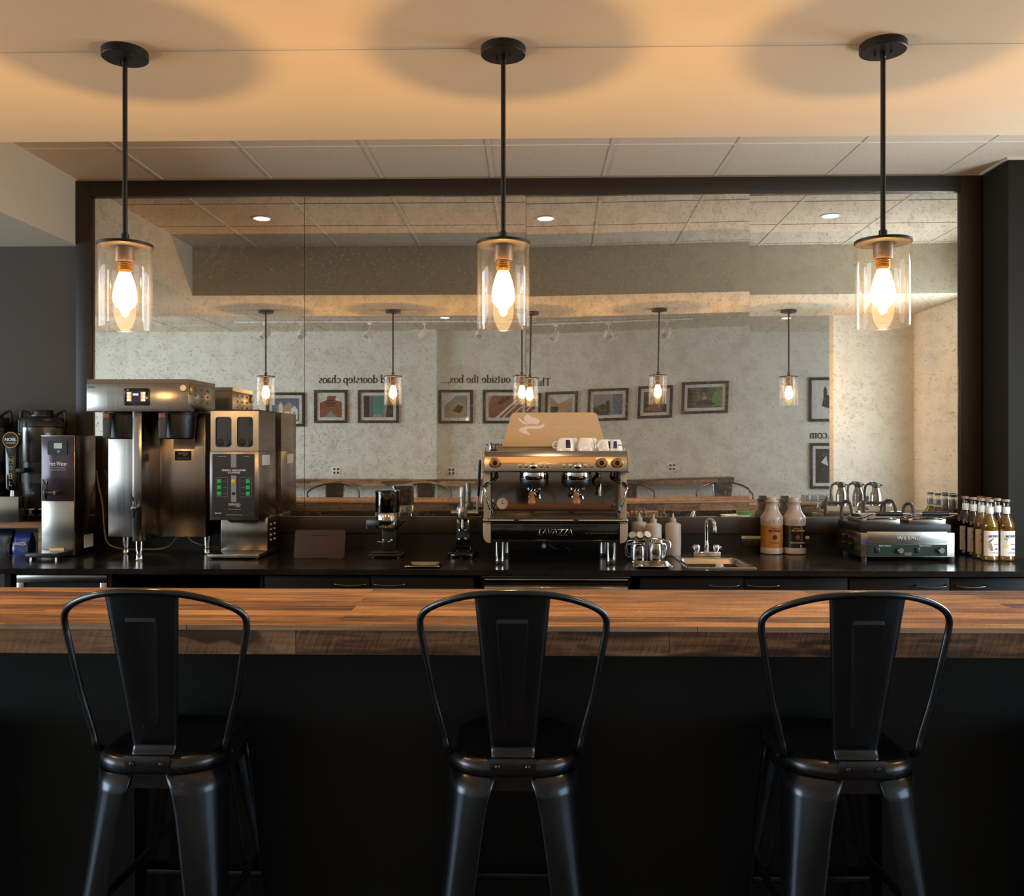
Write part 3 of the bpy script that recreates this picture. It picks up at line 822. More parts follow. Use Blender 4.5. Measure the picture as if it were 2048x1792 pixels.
M['frame_dark'] = pmat('picture_frame', '1b1510', 0.5)
M['mat'] = pmat('picture_mat', 'dcd8d0', 0.8)
def art_mat(name, cols, scale=6.0, seed=0.0, dist=1.0):
    t = NT(name)
    v = t.n('Mapping', {'Vector': t.n('TexCoord').outputs['Object'], 'Location': (seed, 0, seed)}).outputs[0]
    nz = t.n('TexNoise', {'Vector': v, 'Scale': scale, 'Detail': 4.0, 'Distortion': dist})
    k = len(cols)
    rp = t.ramp(nz.outputs[0], [(0.32 + 0.36 * i / (k - 1), lin(c)) for i, c in enumerate(cols)])
    b = t.n('BsdfPrincipled', {'Base Color': rp.outputs[0], 'Roughness': 0.3})
    return t.done(b.outputs[0])
def picture(px0, px1, py0, py1, shift, label, base, shapes, grp='framed pictures on the wall behind the camera', fw=0.035, mw=0.04):
    x0, x1 = mx(px0, shift), mx(px1, shift)
    z1, z0 = mz(py0), mz(py1)
    cx, cz = (x0 + x1) / 2, (z0 + z1) / 2
    W2, H2 = (x1 - x0) / 2, (z1 - z0) / 2
    r = thing('picture_frame', label, 'framed picture', (cx, YF, cz), 0, grp)
    f = MB()
    f.box(-W2, W2, 0.0, 0.028, H2 - fw, H2, 0.002).box(-W2, W2, 0.0, 0.028, -H2, -H2 + fw, 0.002)
    f.box(-W2, -W2 + fw, 0.0, 0.028, -H2 + fw, H2 - fw, 0.002).box(W2 - fw, W2, 0.0, 0.028, -H2 + fw, H2 - fw, 0.002)
    f.build('frame', M['frame_dark'], r)
    MB().box(-W2 + fw, W2 - fw, 0.002, 0.010, -H2 + fw, H2 - fw).build('picture_mat', M['mat'], r, smooth=0)
    a, b = W2 - fw - mw, H2 - fw - mw
    MB().box(-a, a, 0.010, 0.0115, -b, b).build('photo_print', base, r, smooth=0)
    if shapes:
        g = MB()
        for n_, (mt, poly) in enumerate(shapes):   # poly in -1..1 units, x as seen in the mirror
            g.use(mt)
            g.prism([(u * a, w * b) for u, w in poly], 0.0115, 0.012 + 0.0002 * n_)
        g.build('print_image', None, r, smooth=0)
    MB().box(-W2 + fw, W2 - fw, 0.016, 0.018, -H2 + fw, H2 - fw).build('glazing', M['window_glass'], r, smooth=0)
    return r
def flat(name, c): return pmat(name, c, 0.5)
aW, aB, aR, aG, aT, aD = flat('art_white', 'd8d6d2'), flat('art_blue', '56657a'), flat('art_rust', '8a4a2c'), flat('art_green', '4c5c30'), flat('art_teal', '3f8a7c'), flat('art_dark', '1f1a18')
aY, aS = flat('art_tan', 'b09068'), flat('art_grey', '8c8a88')
# u runs to the right in the mirror image (same as +x)
picture(531, 609, 785, 853, 0, 'framed picture of pale gabled houses under a blue sky, by the brewer', aB,
        [(aG, [(-1, -1), (1, -1), (1, -.4), (-1, -.3)]), (aY, [(-.6, -.5), (-.6, .3), (-.35, .75), (-.1, .3), (.3, .7), (.6, .2), (.6, -.5)]), (aW, [(-.45, -.5), (-.45, .35), (-.33, .6), (-.2, .35), (-.2, -.5)]),
         (aW, [(-.05, -.9), (-.05, -.2), (.3, -.1), (.3, -.9)]), (aW, [(.4, -.9), (.4, 0), (.65, .35), (.9, 0), (.9, -.9)]), (aS, [(.58, -.7), (.58, -.2), (.72, -.2), (.72, -.7)])])
picture(628, 695, 780, 846, 0, 'framed picture of rust brown doormat lettering, below the word chaos', aR,
        [(aW, [(-1, 1), (-1, .35), (-.4, .6), (-.3, 1)]), (aW, [(1, 1), (1, .4), (.4, .6), (.5, 1)]), (aS, [(-.5, -1), (0, -.35), (.6, -1)]), (aD, [(-.3, .5), (.3, .5), (.3, .62), (-.3, .62)]), (aD, [(-.45, .25), (.45, .25), (.45, .37), (-.45, .37)]), (aD, [(-.35, 0), (.35, 0), (.35, .12), (-.35, .12)])])
picture(716, 798, 780, 846, 0, 'framed picture of a teal front door and parcel, below doorstep lettering', aS,
        [(aD, [(-1, -1), (-.6, -1), (-.6, 1), (-1, 1)]), (aB, [(-.55, -1), (-.35, -1), (-.35, 1), (-.55, 1)]), (aT, [(-.3, -1), (.35, -1), (.35, 1), (-.3, 1)]), (aD, [(.5, -1), (1, -1), (1, 1), (.7, 1)]), (aY, [(-.4, -1), (.3, -1), (.2, -.7), (-.3, -.7)])])
picture(878, 946, 780, 847, 0, 'framed picture of an open crate on grey ground, right of the pilaster', aS,
        [(aY, [(-1, -.9), (-.2, .3), (.6, .5), (1, -.1), (.6, -1)]), (aD, [(-.3, -.4), (.2, .2), (.7, .0), (.4, -.6)]), (aW, [(-1, 1), (-1, .1), (-.4, .6), (0, 1)])])
picture(966, 1056, 780, 847, 0, 'framed picture with diagonal rust and white printed lines, behind the lamp reflection', aR,
        [(aD, [(-.6, .2), (0, .9), (.4, .9), (-.2, .2)]), (aW, [(-.6, -1), (.6, .6), (.75, .6), (-.4, -1)]), (aW, [(-.2, -1), (.9, .6), (1, .6), (-.1, -1)]), (aY, [(-1, .3), (-1, 1), (-.7, 1)]), (aW, [(.2, -1), (1, .1), (1, -.05), (.3, -1)])])
picture(1100, 1165, 779, 846, 36, 'framed picture of grey rafters, half hidden by the espresso machine panel', aY,
        [(aW, [(-1, 1), (1, 1), (-.2, .4)]), (aD, [(-1, -1), (-.6, -1), (-.2, .2), (-1, .2)]), (aS, [(.2, -1), (1, -1), (1, 0), (.4, -.3)])])
picture(1185, 1265, 776, 840, 36, 'framed picture of a dark rocky scene, upper right of the espresso machine', aS,
        [(aD, [(-1, -1), (-1, -.2), (-.3, .1), (0, -.6), (.1, -1)]), (aB, [(.3, 1), (1, 1), (1, -1), (.4, -.8)]), (aD, [(-.3, -.6), (-.1, .4), (.1, .4), (.2, -.8)])])
picture(1284, 1352, 774, 838, 36, 'framed picture partly covered by a pendant reflection, dark brown image', aD,
        [(aR, [(-.7, -.8), (.6, -.8), (.4, .3), (-.5, .2)])])
picture(1370, 1461, 769, 832, 36, 'framed picture of green trees and a dark car, rightmost of the long row', aG,
        [(aD, [(-1, -1), (-1, 1), (-.5, 1), (-.6, -1)]), (aD, [(-.4, 1), (.2, 1), (.1, .2), (-.3, .3)]), (aD, [(-.5, -.7), (.5, -.7), (.5, -.45), (.2, -.2), (-.2, -.2), (-.5, -.45)]), (aY, [(-.2, -.2), (-.1, .1), (.1, .2), (.1, -.2)]), (flat('art_lime', '6a8a30'), [(.4, -.5), (1, -.9), (1, .7), (.5, .4)])])
picture(1620, 1712, 753, 840, 42, 'framed poster with a black tower drawing, above the .com lettering', aW,
        [(aD, [(-.5, .6), (-.4, .85), (-.3, .6), (-.3, .3), (.9, -.4), (.9, -.9), (-.6, -.4), (-.5, .1)])])
picture(1622, 1714, 882, 972, 42, 'framed dark poster, below the .com lettering', aD,
        [(aR, [(-.3, .2), (.2, .9), (.6, .2), (.1, -.2)]), (aW, [(-.7, .2), (-.4, .6), (-.3, 0)]), (aG, [(.2, -.6), (.7, 0), (.8, -.6)])])
def outlet(px, py, shift, lb):
    r = thing('wall_outlet', lb, 'power outlet', (mx(px, shift), YF, mz(py)), 0, 'outlets on the wall behind the camera')
    MB().box(-0.06, 0.06, 0, 0.006, -0.058, 0.058, 0.002).build('cover_plate', M['label_white'], r)
    g = MB()
    for sx in (-1, 1):
        for sz in (-1, 1):
            g.prism(rrect(0.03, 0.028, 0.008, sx * 0.024, sz * 0.024), 0.006, 0.0075)
    g.build('sockets', M['grey_plastic'], r)
outlet(672, 942, 0, 'white wall outlet below the doormat picture, above the ledge')
outlet(903, 943, 0, 'white wall outlet right of the pilaster, above the ledge')
outlet(1354, 936, 34, 'white wall outlet right of the espresso machine reflection')
# ------------------------------------------------------------------ back counter
ZK = 0.914
SUB = '-'
class WB(MB):
    """mesh collected in world coordinates, stored relative to the thing it belongs to"""
    def build(s, name, mat=None, parent=None, **k):
        if parent is not None:
            o, off = parent, Vector((0, 0, 0))
            while o: off += o.location; o = o.parent
            bmesh.ops.translate(s.bm, vec=-off, verts=s.bm.verts)
        return MB.build(s, name, mat, parent, **k)
def wtext(s, width, px, py, L, mat, parent, **k):
    o, off = parent, Vector((0, 0, 0))
    while o: off += o.location; o = o.parent
    p = at(px, py, L)
    return text(s, width * L / FPX, tuple(p - off), mat, parent, **k)
YC0 = 4.257
kx0 = -3.3
kt = thing('counter_worktop', 'long black back counter worktop under the mirror, carrying the coffee machines', 'countertop', (0, 0, 0))
SX0, SX1, SYa, SYb = ax(1374, 4.326) + 0.012, ax(1514, 4.326) - 0.012, 4.338, 4.848
w = WB()
def slab(x0, x1, y0, y1): w.box(x0, x1, y0, y1, ZK - 0.026, ZK)
YKB = YW - 0.023
slab(kx0, SX0, YC0, YKB); slab(SX1, XC - 0.005, YC0, YKB); slab(SX0, SX1, YC0, SYa); slab(SX0, SX1, SYb, YKB); slab(XC - 0.005, 3.19, YC0, 4.735)
w.build('counter_slab', M['counter'], kt, smooth=0)
struct(WB().box(kx0, XC - 0.005, YW - 0.022, YW, ZK, fz0 - 0.0005).build('trim_2', pmat('backsplash', '14110f', 0.35), None, smooth=0))

YD = 4.29
M['dim_handle'] = pmat('dim_handle', '5c5a58', 0.35, 1.0)
def cabinet(pxs, label, hands):
    X = [ax(p, YD) for p in pxs]
    r = thing('base_cabinet', label, 'cabinet', (X[0], YD, 0), 0, 'black cabinets under the back counter')
    WB().box(X[0] + 0.001, X[-1] - 0.001, YD + 0.02, 4.95, 0.1, ZK - 0.028).build('cabinet_body', M['cabinet'], r, smooth=0)
    for i in range(len(X) - 1):
        d = WB().box(X[i] + 0.0025, X[i + 1] - 0.0025, YD, YD + 0.0195, 0.12, ZK - 0.036, 0.001).build('door', M['cabinet'], r)
        a, b = hands[i]
        xa, xb = ax(a, YD), ax(b, YD); z = 0.845
        WB().tube(smooth_path([(xa, YD, z), (xa + 0.012, YD - 0.022, z - 0.004), ((xa + xb) / 2, YD - 0.028, z - 0.008), (xb - 0.012, YD - 0.022, z - 0.004), (xb, YD, z)], 6), 0.0034, 8).build('door_handle', M['dim_handle'], d)
cabinet([528, 741, 948], 'black two-door cabinet left of the stainless undercounter machine', [(669, 735), (748, 812)])
cabinet([1280, 1488, 1696], 'black two-door cabinet below the sink, right of the undercounter machine', [(1416, 1478), (1493, 1558)])
cabinet([1698, 1900, 2104], 'black two-door cabinet below the panini press at the right end', [(1830, 1892), (1909, 1970)])
r = thing('undercounter_fridge', 'stainless framed undercounter fridge at the left end below the water dispenser', 'fridge', (ax(125, YD), YD, 0))
xa, xb = ax(33, YD), ax(214, YD)
WB().box(xa, xb, YD + 0.03, 4.95, 0.0, ZK - 0.03).build('fridge_body', M['steel_side'], r, smooth=0)
fr = WB().box(xa, xb, YD, YD + 0.028, ZK - 0.072, ZK - 0.036, 0.003).box(xa, xb, YD, YD + 0.028, 0.08, 0.14, 0.003).box(xa, xa + 0.035, YD, YD + 0.028, 0.14, ZK - 0.072, 0.003).box(xb - 0.035, xb, YD, YD + 0.028, 0.14, ZK - 0.072, 0.003).build('door_frame', M['steel_soft'], r)
WB().box(xa + 0.037, xb - 0.037, YD + 0.008, YD + 0.026, 0.142, ZK - 0.074).build('door_pane', pmat('dark_pane', '23262b', 0.25), r, smooth=0)
r = thing('glass_washer', 'stainless undercounter machine with polished front rail below the espresso machine', 'dishwasher', (ax(1112, YD), YD, 0))
xa, xb = ax(964, YD), ax(1261, YD)
WB().box(xa, xb, YD + 0.02, 4.95, 0.0, ZK - 0.032).build('machine_body', M['steel_side'], r, smooth=0)
WB().box(xa, xb, YD, YD + 0.019, ZK - 0.044, ZK - 0.036, 0.001).box(xa + 0.012, xb - 0.012, YD + 0.004, YD + 0.018, ZK - 0.070, ZK - 0.046, 0.004).box(xa + 0.012, xb - 0.012, YD - 0.004, YD + 0.018, 0.12, ZK - 0.085, 0.002).build('front_rail', M['polish'], r)
r = thing('support_panel', 'dark open shelving bay under the back counter beside the fridge', 'shelving', (ax(370, YD), YD, 0))
WB().box(ax(216, YD), ax(224, YD), YD, 4.95, 0, ZK - 0.028).box(ax(520, YD), ax(526.5, YD), YD, 4.95, 0, ZK - 0.028).box(ax(224, YD), ax(520, YD), 4.9, 4.95, 0, ZK - 0.028).box(ax(224, YD), ax(520, YD), YD + 0.05, 4.9, 0.5, 0.52).build('shelf_bay', M['cabinet'], r, smooth=0)
r = tag(WB().box(ax(9, YD), ax(21, YD), YD, 4.95, 0, ZK - 0.028).build('end_panel', M['cabinet'], None, smooth=0), 'narrow dark end panel left of the undercounter fridge', 'panel')

# ------------------------------------------------------------------ wood riser with coffee dispensers, tap and bags
LS = 4.72
xr = -2.567
r = thing('wood_riser', 'reclaimed wood riser at the left end of the counter carrying coffee dispensers', 'shelf', (xr, LS, ZK))
ZR = 1.093
WB().box(-3.25, xr, LS, 4.98, ZR - 0.03, ZR, 0.001).build('shelf_board', M['wood_stand'], r)
for y0 in (LS + 0.01, 4.94):
    WB().box(xr - 0.055, xr - 0.010, y0, y0 + 0.03, ZK, ZR - 0.03).build('leg', M['wood_stand'], r, smooth=0)
    WB().box(-3.2, -3.15, y0, y0 + 0.03, ZK, ZR - 0.03).build('leg', M['wood_stand'], r, smooth=0)

def make_dispenser():
    r = thing('coffee_dispenser', 'x', 'coffee dispenser')
    R = 0.118
    MB().lathe([(0, 0), (R * .95, 0), (R, 0.008), (R, 0.030), (R * .93, 0.038), (0, 0.038)], (0, 0, 0), 48).build('stand_base', M['black_gloss'], r)
    MB().lathe([(R * .93, 0.035), (R * .95, 0.06), (R * .90, 0.066), (R * .90, 0.066)], (0, 0, 0), 48).build('base_ring', M['chrome'], r)
    MB().lathe([(R * .80, 0.064), (R * .84, 0.10), (R * .90, 0.20)], (0, 0, 0), 48).build('lower_body', M['black_plastic'], r)
    MB().lathe([(R * .90, 0.20), (R * .91, 0.245)], (0, 0, 0), 48).build('grey_band', M['grey_plastic'], r)
    MB().lathe([(R * .91, 0.245), (R * .93, 0.31), (R * .98, 0.312)], (0, 0, 0), 48).build('collar', M['black_plastic'], r)
    MB().lathe([(R * .98, 0.312), (R * .99, 0.314), (R * .99, 0.492), (R, 0.495)], (0, 0, 0), 64).build('steel_tank', M['steel_soft'], r)
    MB().lathe([(R, 0.492), (R * 1.03, 0.496), (R * 1.02, 0.525), (R * .92, 0.542), (R * .6, 0.548), (R * .55, 0.552), (R * .55, 0.56), (R * .44, 0.562), (R * .42, 0.583), (R * .40, 0.586), (0, 0.586)], (0, 0, 0), 48).build('lid', M['black_plastic'], r)
    for s in (-1, 1):
        MB().tube(smooth_path([(s * R * .55, 0, 0.545), (s * R * .75, 0, 0.572), (s * R * 1.02, 0, 0.575), (s * R * 1.04, 0, 0.53), (s * R * .98, 0, 0.512)], 5), 0.009, 8).build('handle', M['black_plastic'], r)
    MB().cyl((-0.06, -R - 0.012, 0.28), (-0.06, -R - 0.012, 0.53), 0.0045).cyl((-0.045, -R - 0.014, 0.28), (-0.045, -R - 0.014, 0.52), 0.0045).build('sight_gauge', pmat('gauge', '2c4a48', 0.15), r)
    MB().box(-0.07, -0.01, -R - 0.05, -R + 0.03, 0.255, 0.28, 0.006).cyl((-0.065, -R - 0.04, 0.23), (-0.065, -R - 0.04, 0.28), 0.012).build('faucet', M['black_plastic'], r)
    return r
d0 = make_dispenser()
d0.location = (-2.695, 4.912, ZR); d0.scale = (1, 1, 1.03); d0['label'] = 'tall steel and black coffee dispenser behind the tap handle'; d0['group'] = 'coffee dispensers on the wood riser'
text('Curtis', 0.05, (-0.015, -0.108, 0.15), pmat('logo_grey', '9c9890', 0.5), d0, shear=0.3)
d1 = copy_tree(d0); d1.location = (-3.0, 4.912, ZR); d1['label'] = 'coffee dispenser cut off by the left edge, just its rim visible'

LT = LS + 0.01
LTH = LT + 0.012
xc = ax(21.5, LTH)
r = thing('tap_tower', 'short stainless tap box at the far left holding the cold brew tap', 'beverage tap', (ax(10, LT), LT, ZR))
x1 = ax(37, LT)
WB().box(x1 - 0.30, x1, LT, LT + 0.06, ZR, az(20, 993, LT), 0.004).build('box', M['steel_soft'], r)
WB().cyl((xc, LT + 0.028, az(25, 994, LT)), (xc, LT + 0.028, az(25, 977, LT)), 0.011, 0.009).build('shank', M['chrome'], r)
h = WB()
zt0, zt1 = az(25, 981, LTH), az(25, 893, LTH)
h.prism([(xc - 0.026, zt0 + 0.01), (xc - 0.020, zt0), (xc + 0.020, zt0), (xc + 0.026, zt0 + 0.01), (xc + 0.029, zt1), (xc - 0.029, zt1)], LTH, LTH + 0.028, 'y', 0.003)
ht = h.build('tap_handle', M['black_gloss'], r)
WB().lathe([(0, 0.0), (0.043, 0.0), (0.045, 0.004), (0.045, 0.026), (0.043, 0.030), (0, 0.030)], (xc, LTH, az(21, 880, LTH)), 40, 'y').build('badge', M['black_gloss'], ht)
WB().lathe([(0.039, -0.0015), (0.043, -0.0015), (0.043, 0.0), (0.039, 0.0)], (xc, LTH, az(21, 880, LTH)), 40, 'y').build('badge_ring', M['brass'], ht)
wtext('NOBL', 24, 21.5, 879, LTH - 0.0008, M['label_white'], ht, bold=0.02)
wtext('COLDBREW', 20, 21.5, 886, LTH - 0.0008, M['label_white'], ht)
for ch, y in zip('NOBL', (920, 936, 952, 967)):
    wtext(ch, 8 if ch != 'L' else 6, 21.5, y, LTH - 0.0008, M['brass'], ht)
WB().box(xc - 0.016, xc + 0.016, LTH - 0.0008, LTH + 0.0002, az(21, 913, LT) - 0.001, az(21, 913, LT)).box(xc - 0.016, xc + 0.016, LTH - 0.0008, LTH + 0.0002, az(21, 927, LT), az(21, 927, LT) + 0.001).box(xc - 0.016, xc - 0.015, LTH - 0.0008, LTH + 0.0002, az(21, 927, LT), az(21, 913, LT)).box(xc + 0.015, xc + 0.016, LTH - 0.0008, LTH + 0.0002, az(21, 927, LT), az(21, 913, LT)).build('letter_frame', M['brass'], ht, smooth=0)

def coffee_bag(px0, px1, pyt, L, lb, mat, txt):
    x0, x1 = ax(px0, L), ax(px1, L); h = az(px0, pyt, L) - ZK
    r = thing('coffee_bag', lb, 'coffee bag', ((x0 + x1) / 2, L + 0.04, ZK), 0, 'coffee bags on the counter under the riser')
    W = (x1 - x0) / 2
    def fn(u, v):
        a = 2 * PI * u
        k = 1 - 0.85 * v ** 3
        xx = max(-1, min(1, 1.35 * math.cos(a))); yy = max(-1, min(1, 1.35 * math.sin(a)))
        return (xx * W * (1 - 0.06 * math.sin(v * 9 + u * 4)) * (0.93 + .07 * v), yy * 0.045 * k * (1 + 0.08 * math.sin(7 * v + 9 * u)), h * v)
    g = MB().grid(fn, 28, 16, closed_u=True)
    g.box(-W, W, -0.044, 0.044, 0, 0.004)
    g.build('bag', mat, r, smooth=50)
    if txt: text(txt, W * 1.6, (0, -0.047, h * .52), M['label_white'], r, height=0.016)
coffee_bag(24, 57, 1066, 4.77, 'glossy blue coffee bag with white lettering under the wood riser', pmat('bag_blue', '23347c', 0.25, coat=0.5, bump=0.6, bscale=30), 'LAVATTA'.replace('TT', 'ZZ'))
coffee_bag(-18, 20, 1060, 4.77, 'dark navy coffee bag cut off by the left edge', pmat('bag_navy', '101a30', 0.3, coat=0.4, bump=0.6, bscale=30), None)

# ------------------------------------------------------------------ hot water dispenser
LW = 4.705
xa, xb = ax(83, LW), ax(150, LW)
r = thing('hot_water_dispenser', 'slim stainless hot water dispenser with black drip tray, left of the brewer', 'water dispenser', ((xa + xb) / 2, LW, ZK))
zt, zb = az(100, 872, LW), ZK + 0.004
WB().box(xa, xb, LW, 4.93, zb, zt, 0.003).build('cabinet_shell', M['steel_side'], r)
zm = az(100, 1002, LW)
WB().box(xa + 0.003, xb - 0.004, LW - 0.003, LW, zm, zt - 0.004, 0.001).build('upper_front', pmat('mauve_grey_panel', '50464b', 0.16, 0.6), r)
WB().box(xa + 0.003, xb - 0.004, LW - 0.003, LW, zb + 0.005, zm - 0.001, 0.001).build('lower_front', M['steel_soft'], r)
WB().box(xa - 0.001, xb + 0.001, LW - 0.005, 4.932, zt, zt + 0.004, 0.001).build('top_plate', M['steel_soft'], r)
c = WB().prism(rrect(40 * LW / 1800, 29 * LW / 1800, 0.008, ax(116.5, LW), az(116, 895.5, LW)), LW - 0.010, LW - 0.003).build('control_panel', M['black_plastic'], r)
WB().box(ax(110, LW), ax(126, LW), LW - 0.0115, LW - 0.010, az(110, 897, LW), az(110, 886, LW)).build('display', pmat('lcd', '9fb0a4', 0.3, emit='9fb0a4', estr=0.25), c, smooth=0)
wtext('SP', 6, 117, 903, LW - 0.0102, M['label_white'], c)
wtext('Hot Water', 37, 116.5, 927.5, LW - 0.0032, M['label_white'], r, height=8.5 * LW / 1800, bold=0.01)
wtext('Caution Hot Liquids', 28, 116.5, 935.5, LW - 0.0032, M['label_white'], r, height=0.005)
wtext('Attention Eau Chaude', 32, 116.5, 939.8, LW - 0.0032, M['label_white'], r, height=0.005)
fx_, fz = ax(102, LW), az(100, 985, LW)
fa = WB()
fa.cyl((fx_ + 0.03, LW - 0.003, fz), (fx_ + 0.03, LW - 0.03, fz), 0.011, 0.009)
fa.tube([(fx_ + 0.03, LW - 0.03, fz), (fx_ + 0.01, LW - 0.05, fz)], 0.008)
f = fa.build('faucet_stem', M['chrome'], r)
WB().lathe([(0, -0.034), (0.006, -0.034), (0.008, -0.02), (0.013, -0.008), (0.014, 0.012), (0.010, 0.02), (0, 0.02)], (fx_, LW - 0.052, fz), 20).build('faucet_body', M['black_plastic'], f)
WB().tube([(fx_, LW - 0.052, fz + 0.02), (fx_, LW - 0.052, fz + 0.034), (fx_ - 0.013, LW - 0.054, fz + 0.07), (fx_ + 0.013, LW - 0.054, fz + 0.07), (fx_ + 0.003, LW - 0.052, fz + 0.034)], 0.004, 8).build('faucet_lever', M['black_plastic'], f)
ty0 = 4.555; tx0, tx1 = ax(50, ty0), ax(116, ty0)
tr_ = WB().box(tx0, tx1, ty0, LW - 0.004, ZK + 0.014, ZK + 0.034, 0.003).build('drip_tray', M['black_plastic'], r)
gr = WB()
gr.box(tx0 + 0.008, tx1 - 0.008, ty0 + 0.008, LW - 0.012, ZK + 0.034, ZK + 0.0355)
gr.build('drip_grate', M['steel_soft'], tr_, smooth=0)
for xx in (tx0 + 0.02, tx1 - 0.02):
    WB().cyl((xx, ty0 + 0.02, ZK), (xx, ty0 + 0.02, ZK + 0.015), 0.006).build('foot', M['chrome'], r)
WB().box(ax(99, LW), ax(128.5, LW), LW - 0.0045, LW - 0.003, az(100, 1105, LW), az(100, 1095.5, LW)).box(ax(99, LW), ax(128.5, LW), LW - 0.005, LW - 0.003, az(100, 1098, LW), az(100, 1095, LW)).build('warning_label', M['label_white'], r, smooth=0)
WB().box(ax(99, LW), ax(128.5, LW), LW - 0.0052, LW - 0.003, az(100, 1098, LW), az(100, 1095, LW)).build('warning_stripe', pmat('yellow', 'd8b021', 0.5), r, smooth=0)
WB().box(xb, xb + 0.001, 4.80, 4.90, ZK + 0.035, ZK + 0.105).build('data_label', M['label_white'], r, smooth=0)

# ------------------------------------------------------------------ twin coffee brewer
LH, LBd, LCf = 4.50, 4.79, 4.56
X0, X1 = ax(173.3, LH), ax(377.5, LH)
r = thing('coffee_brewer', 'large stainless twin coffee brewer with a touch screen and two black baskets', 'coffee brewer', ((X0 + X1) / 2, LH, ZK))
hz0, hz1 = az(270, 823, LH), az(270, 758, LH)
hd = WB().box(X0, X1, LH, 4.88, hz0, hz1 - 0.022, 0.002)
hd.prism([(LH, hz1 - 0.022), (LH + 0.004, hz1 - 0.001), (LH + 0.010, hz1), (4.88, hz1), (4.88, hz1 - 0.022)], X0, X1, 'x')
head = hd.build('head', M['steel'], r)
WB().box(X1, X1 + 0.0015, LH + 0.07, 4.86, hz0 + 0.015, hz1 - 0.03).build('side_panel', M['brass'], head, smooth=0) if False else None
vt = WB()
for i in range(3):
    for j in range(3):
        yv = 4.60 + 0.09 * i + 0.0; zv = hz1 - 0.045 - 0.034 * j
        vt.prism([(yv - 0.014, zv - 0.005), (yv + 0.014, zv - 0.005), (yv + 0.010, zv + 0.005), (yv - 0.010, zv + 0.005)], X1 - 0.001, X1 + 0.005, 'x', 0.0015)
vt.build('vent_louvres', M['steel_soft'], head)
WB().box(X1 - 0.0005, X1 + 0.008, LH + 0.012, LH + 0.045, hz1 - 0.075, hz1 - 0.028, 0.002).build('latch', M['brass'], head)
sc_ = WB().prism(rrect(50.5 * LH / 1800, 35 * LH / 1800, 0.007, ax(274.3, LH), az(274, 794, LH)), LH - 0.012, LH, 'y', 0.002).build('touch_screen', M['black_gloss'], head)
WB().box(ax(255.5, LH), ax(294, LH), LH - 0.0132, LH - 0.012, az(274, 805, LH), az(274, 783, LH)).build('display', pmat('screen_glow', '10131c', 0.2, emit='1a2236', estr=0.8), sc_, smooth=0)
ic = WB()
for px_ in (256, 284):
    for k in range(3):
        ic.box(ax(px_, LH), ax(px_ + 9, LH), LH - 0.0140, LH - 0.0132, az(274, 790 + 6.3 * k, LH), az(274, 784.2 + 6.3 * k, LH))
ic.build('screen_icons', pmat('icon_orange', 'd88a50', 0.4, emit='ffa060', estr=1.2), sc_, smooth=0)
ic = WB()
for px_ in (257.5, 288):
    for k in range(3):
        ic.box(ax(px_, LH), ax(px_ + 4, LH), LH - 0.0146, LH - 0.0140, az(274, 789 + 6.3 * k, LH), az(274, 785.2 + 6.3 * k, LH))
ic.box(ax(268, LH), ax(279, LH), LH - 0.0146, LH - 0.0132, az(274, 788.5, LH), az(274, 787.5, LH)).box(ax(268, LH), ax(279, LH), LH - 0.0146, LH - 0.0132, az(274, 790.8, LH), az(274, 789.8, LH))
ic.build('screen_text', pmat('icon_white', 'ffffff', 0.4, emit='ffffff', estr=1.5), sc_, smooth=0)
WB().lathe([(0, -0.0126), (0.0022, -0.0126), (0.0022, -0.012)], (ax(258, LH), LH, az(258, 780, LH)), 10, 'y').build('status_light', pmat('led_green', '20ff40', 0.4, emit='30ff50', estr=3.0), sc_)
WB().lathe([(0, -0.004), (0.016, -0.004), (0.0185, 0.0)], (ax(366.5, LH), LH, az(366, 776, LH)), 28, 'y').build('round_badge', M['steel_soft'], head)
wtext('Curtis', 14, 183, 774, LH - 0.0005, M['grey_plastic'], head, shear=0.3)
bx0, bx1 = ax(216, LBd), ax(410.5, LBd)
zb_ = az(300, 1074, LBd)
WB().box(bx0, bx1, LBd, 4.93, zb_, hz0 + 0.01, 0.003).build('body_panel', M['steel'], r)
WB().box(bx1 - 0.001, bx1 + 0.002, LBd + 0.003, 4.93, zb_, hz0, 0.0).build('body_side', M['black_metal'], r, smooth=0)
cx0, cx1 = ax(265, LCf), ax(283.5, LCf)
WB().box(cx0, cx1, LCf, LBd, az(270, 1083, LCf), hz0, 0.003).build('front_column', M['steel'], r)
for (px_, L_) in ((279, 4.60), (252.5, 4.88), (420, 4.88)):
    xx = ax(px_, L_)
    WB().lathe([(0.020, zb_ - ZK), (0.020, 0.045), (0.016, 0.044), (0.016, 0.030), (0.019, 0.026), (0.018, 0.006), (0.021, 0.0), (0, 0)], (min(xx, bx1 - 0.02), L_, ZK), 24).build('leg', M['polish'], r)
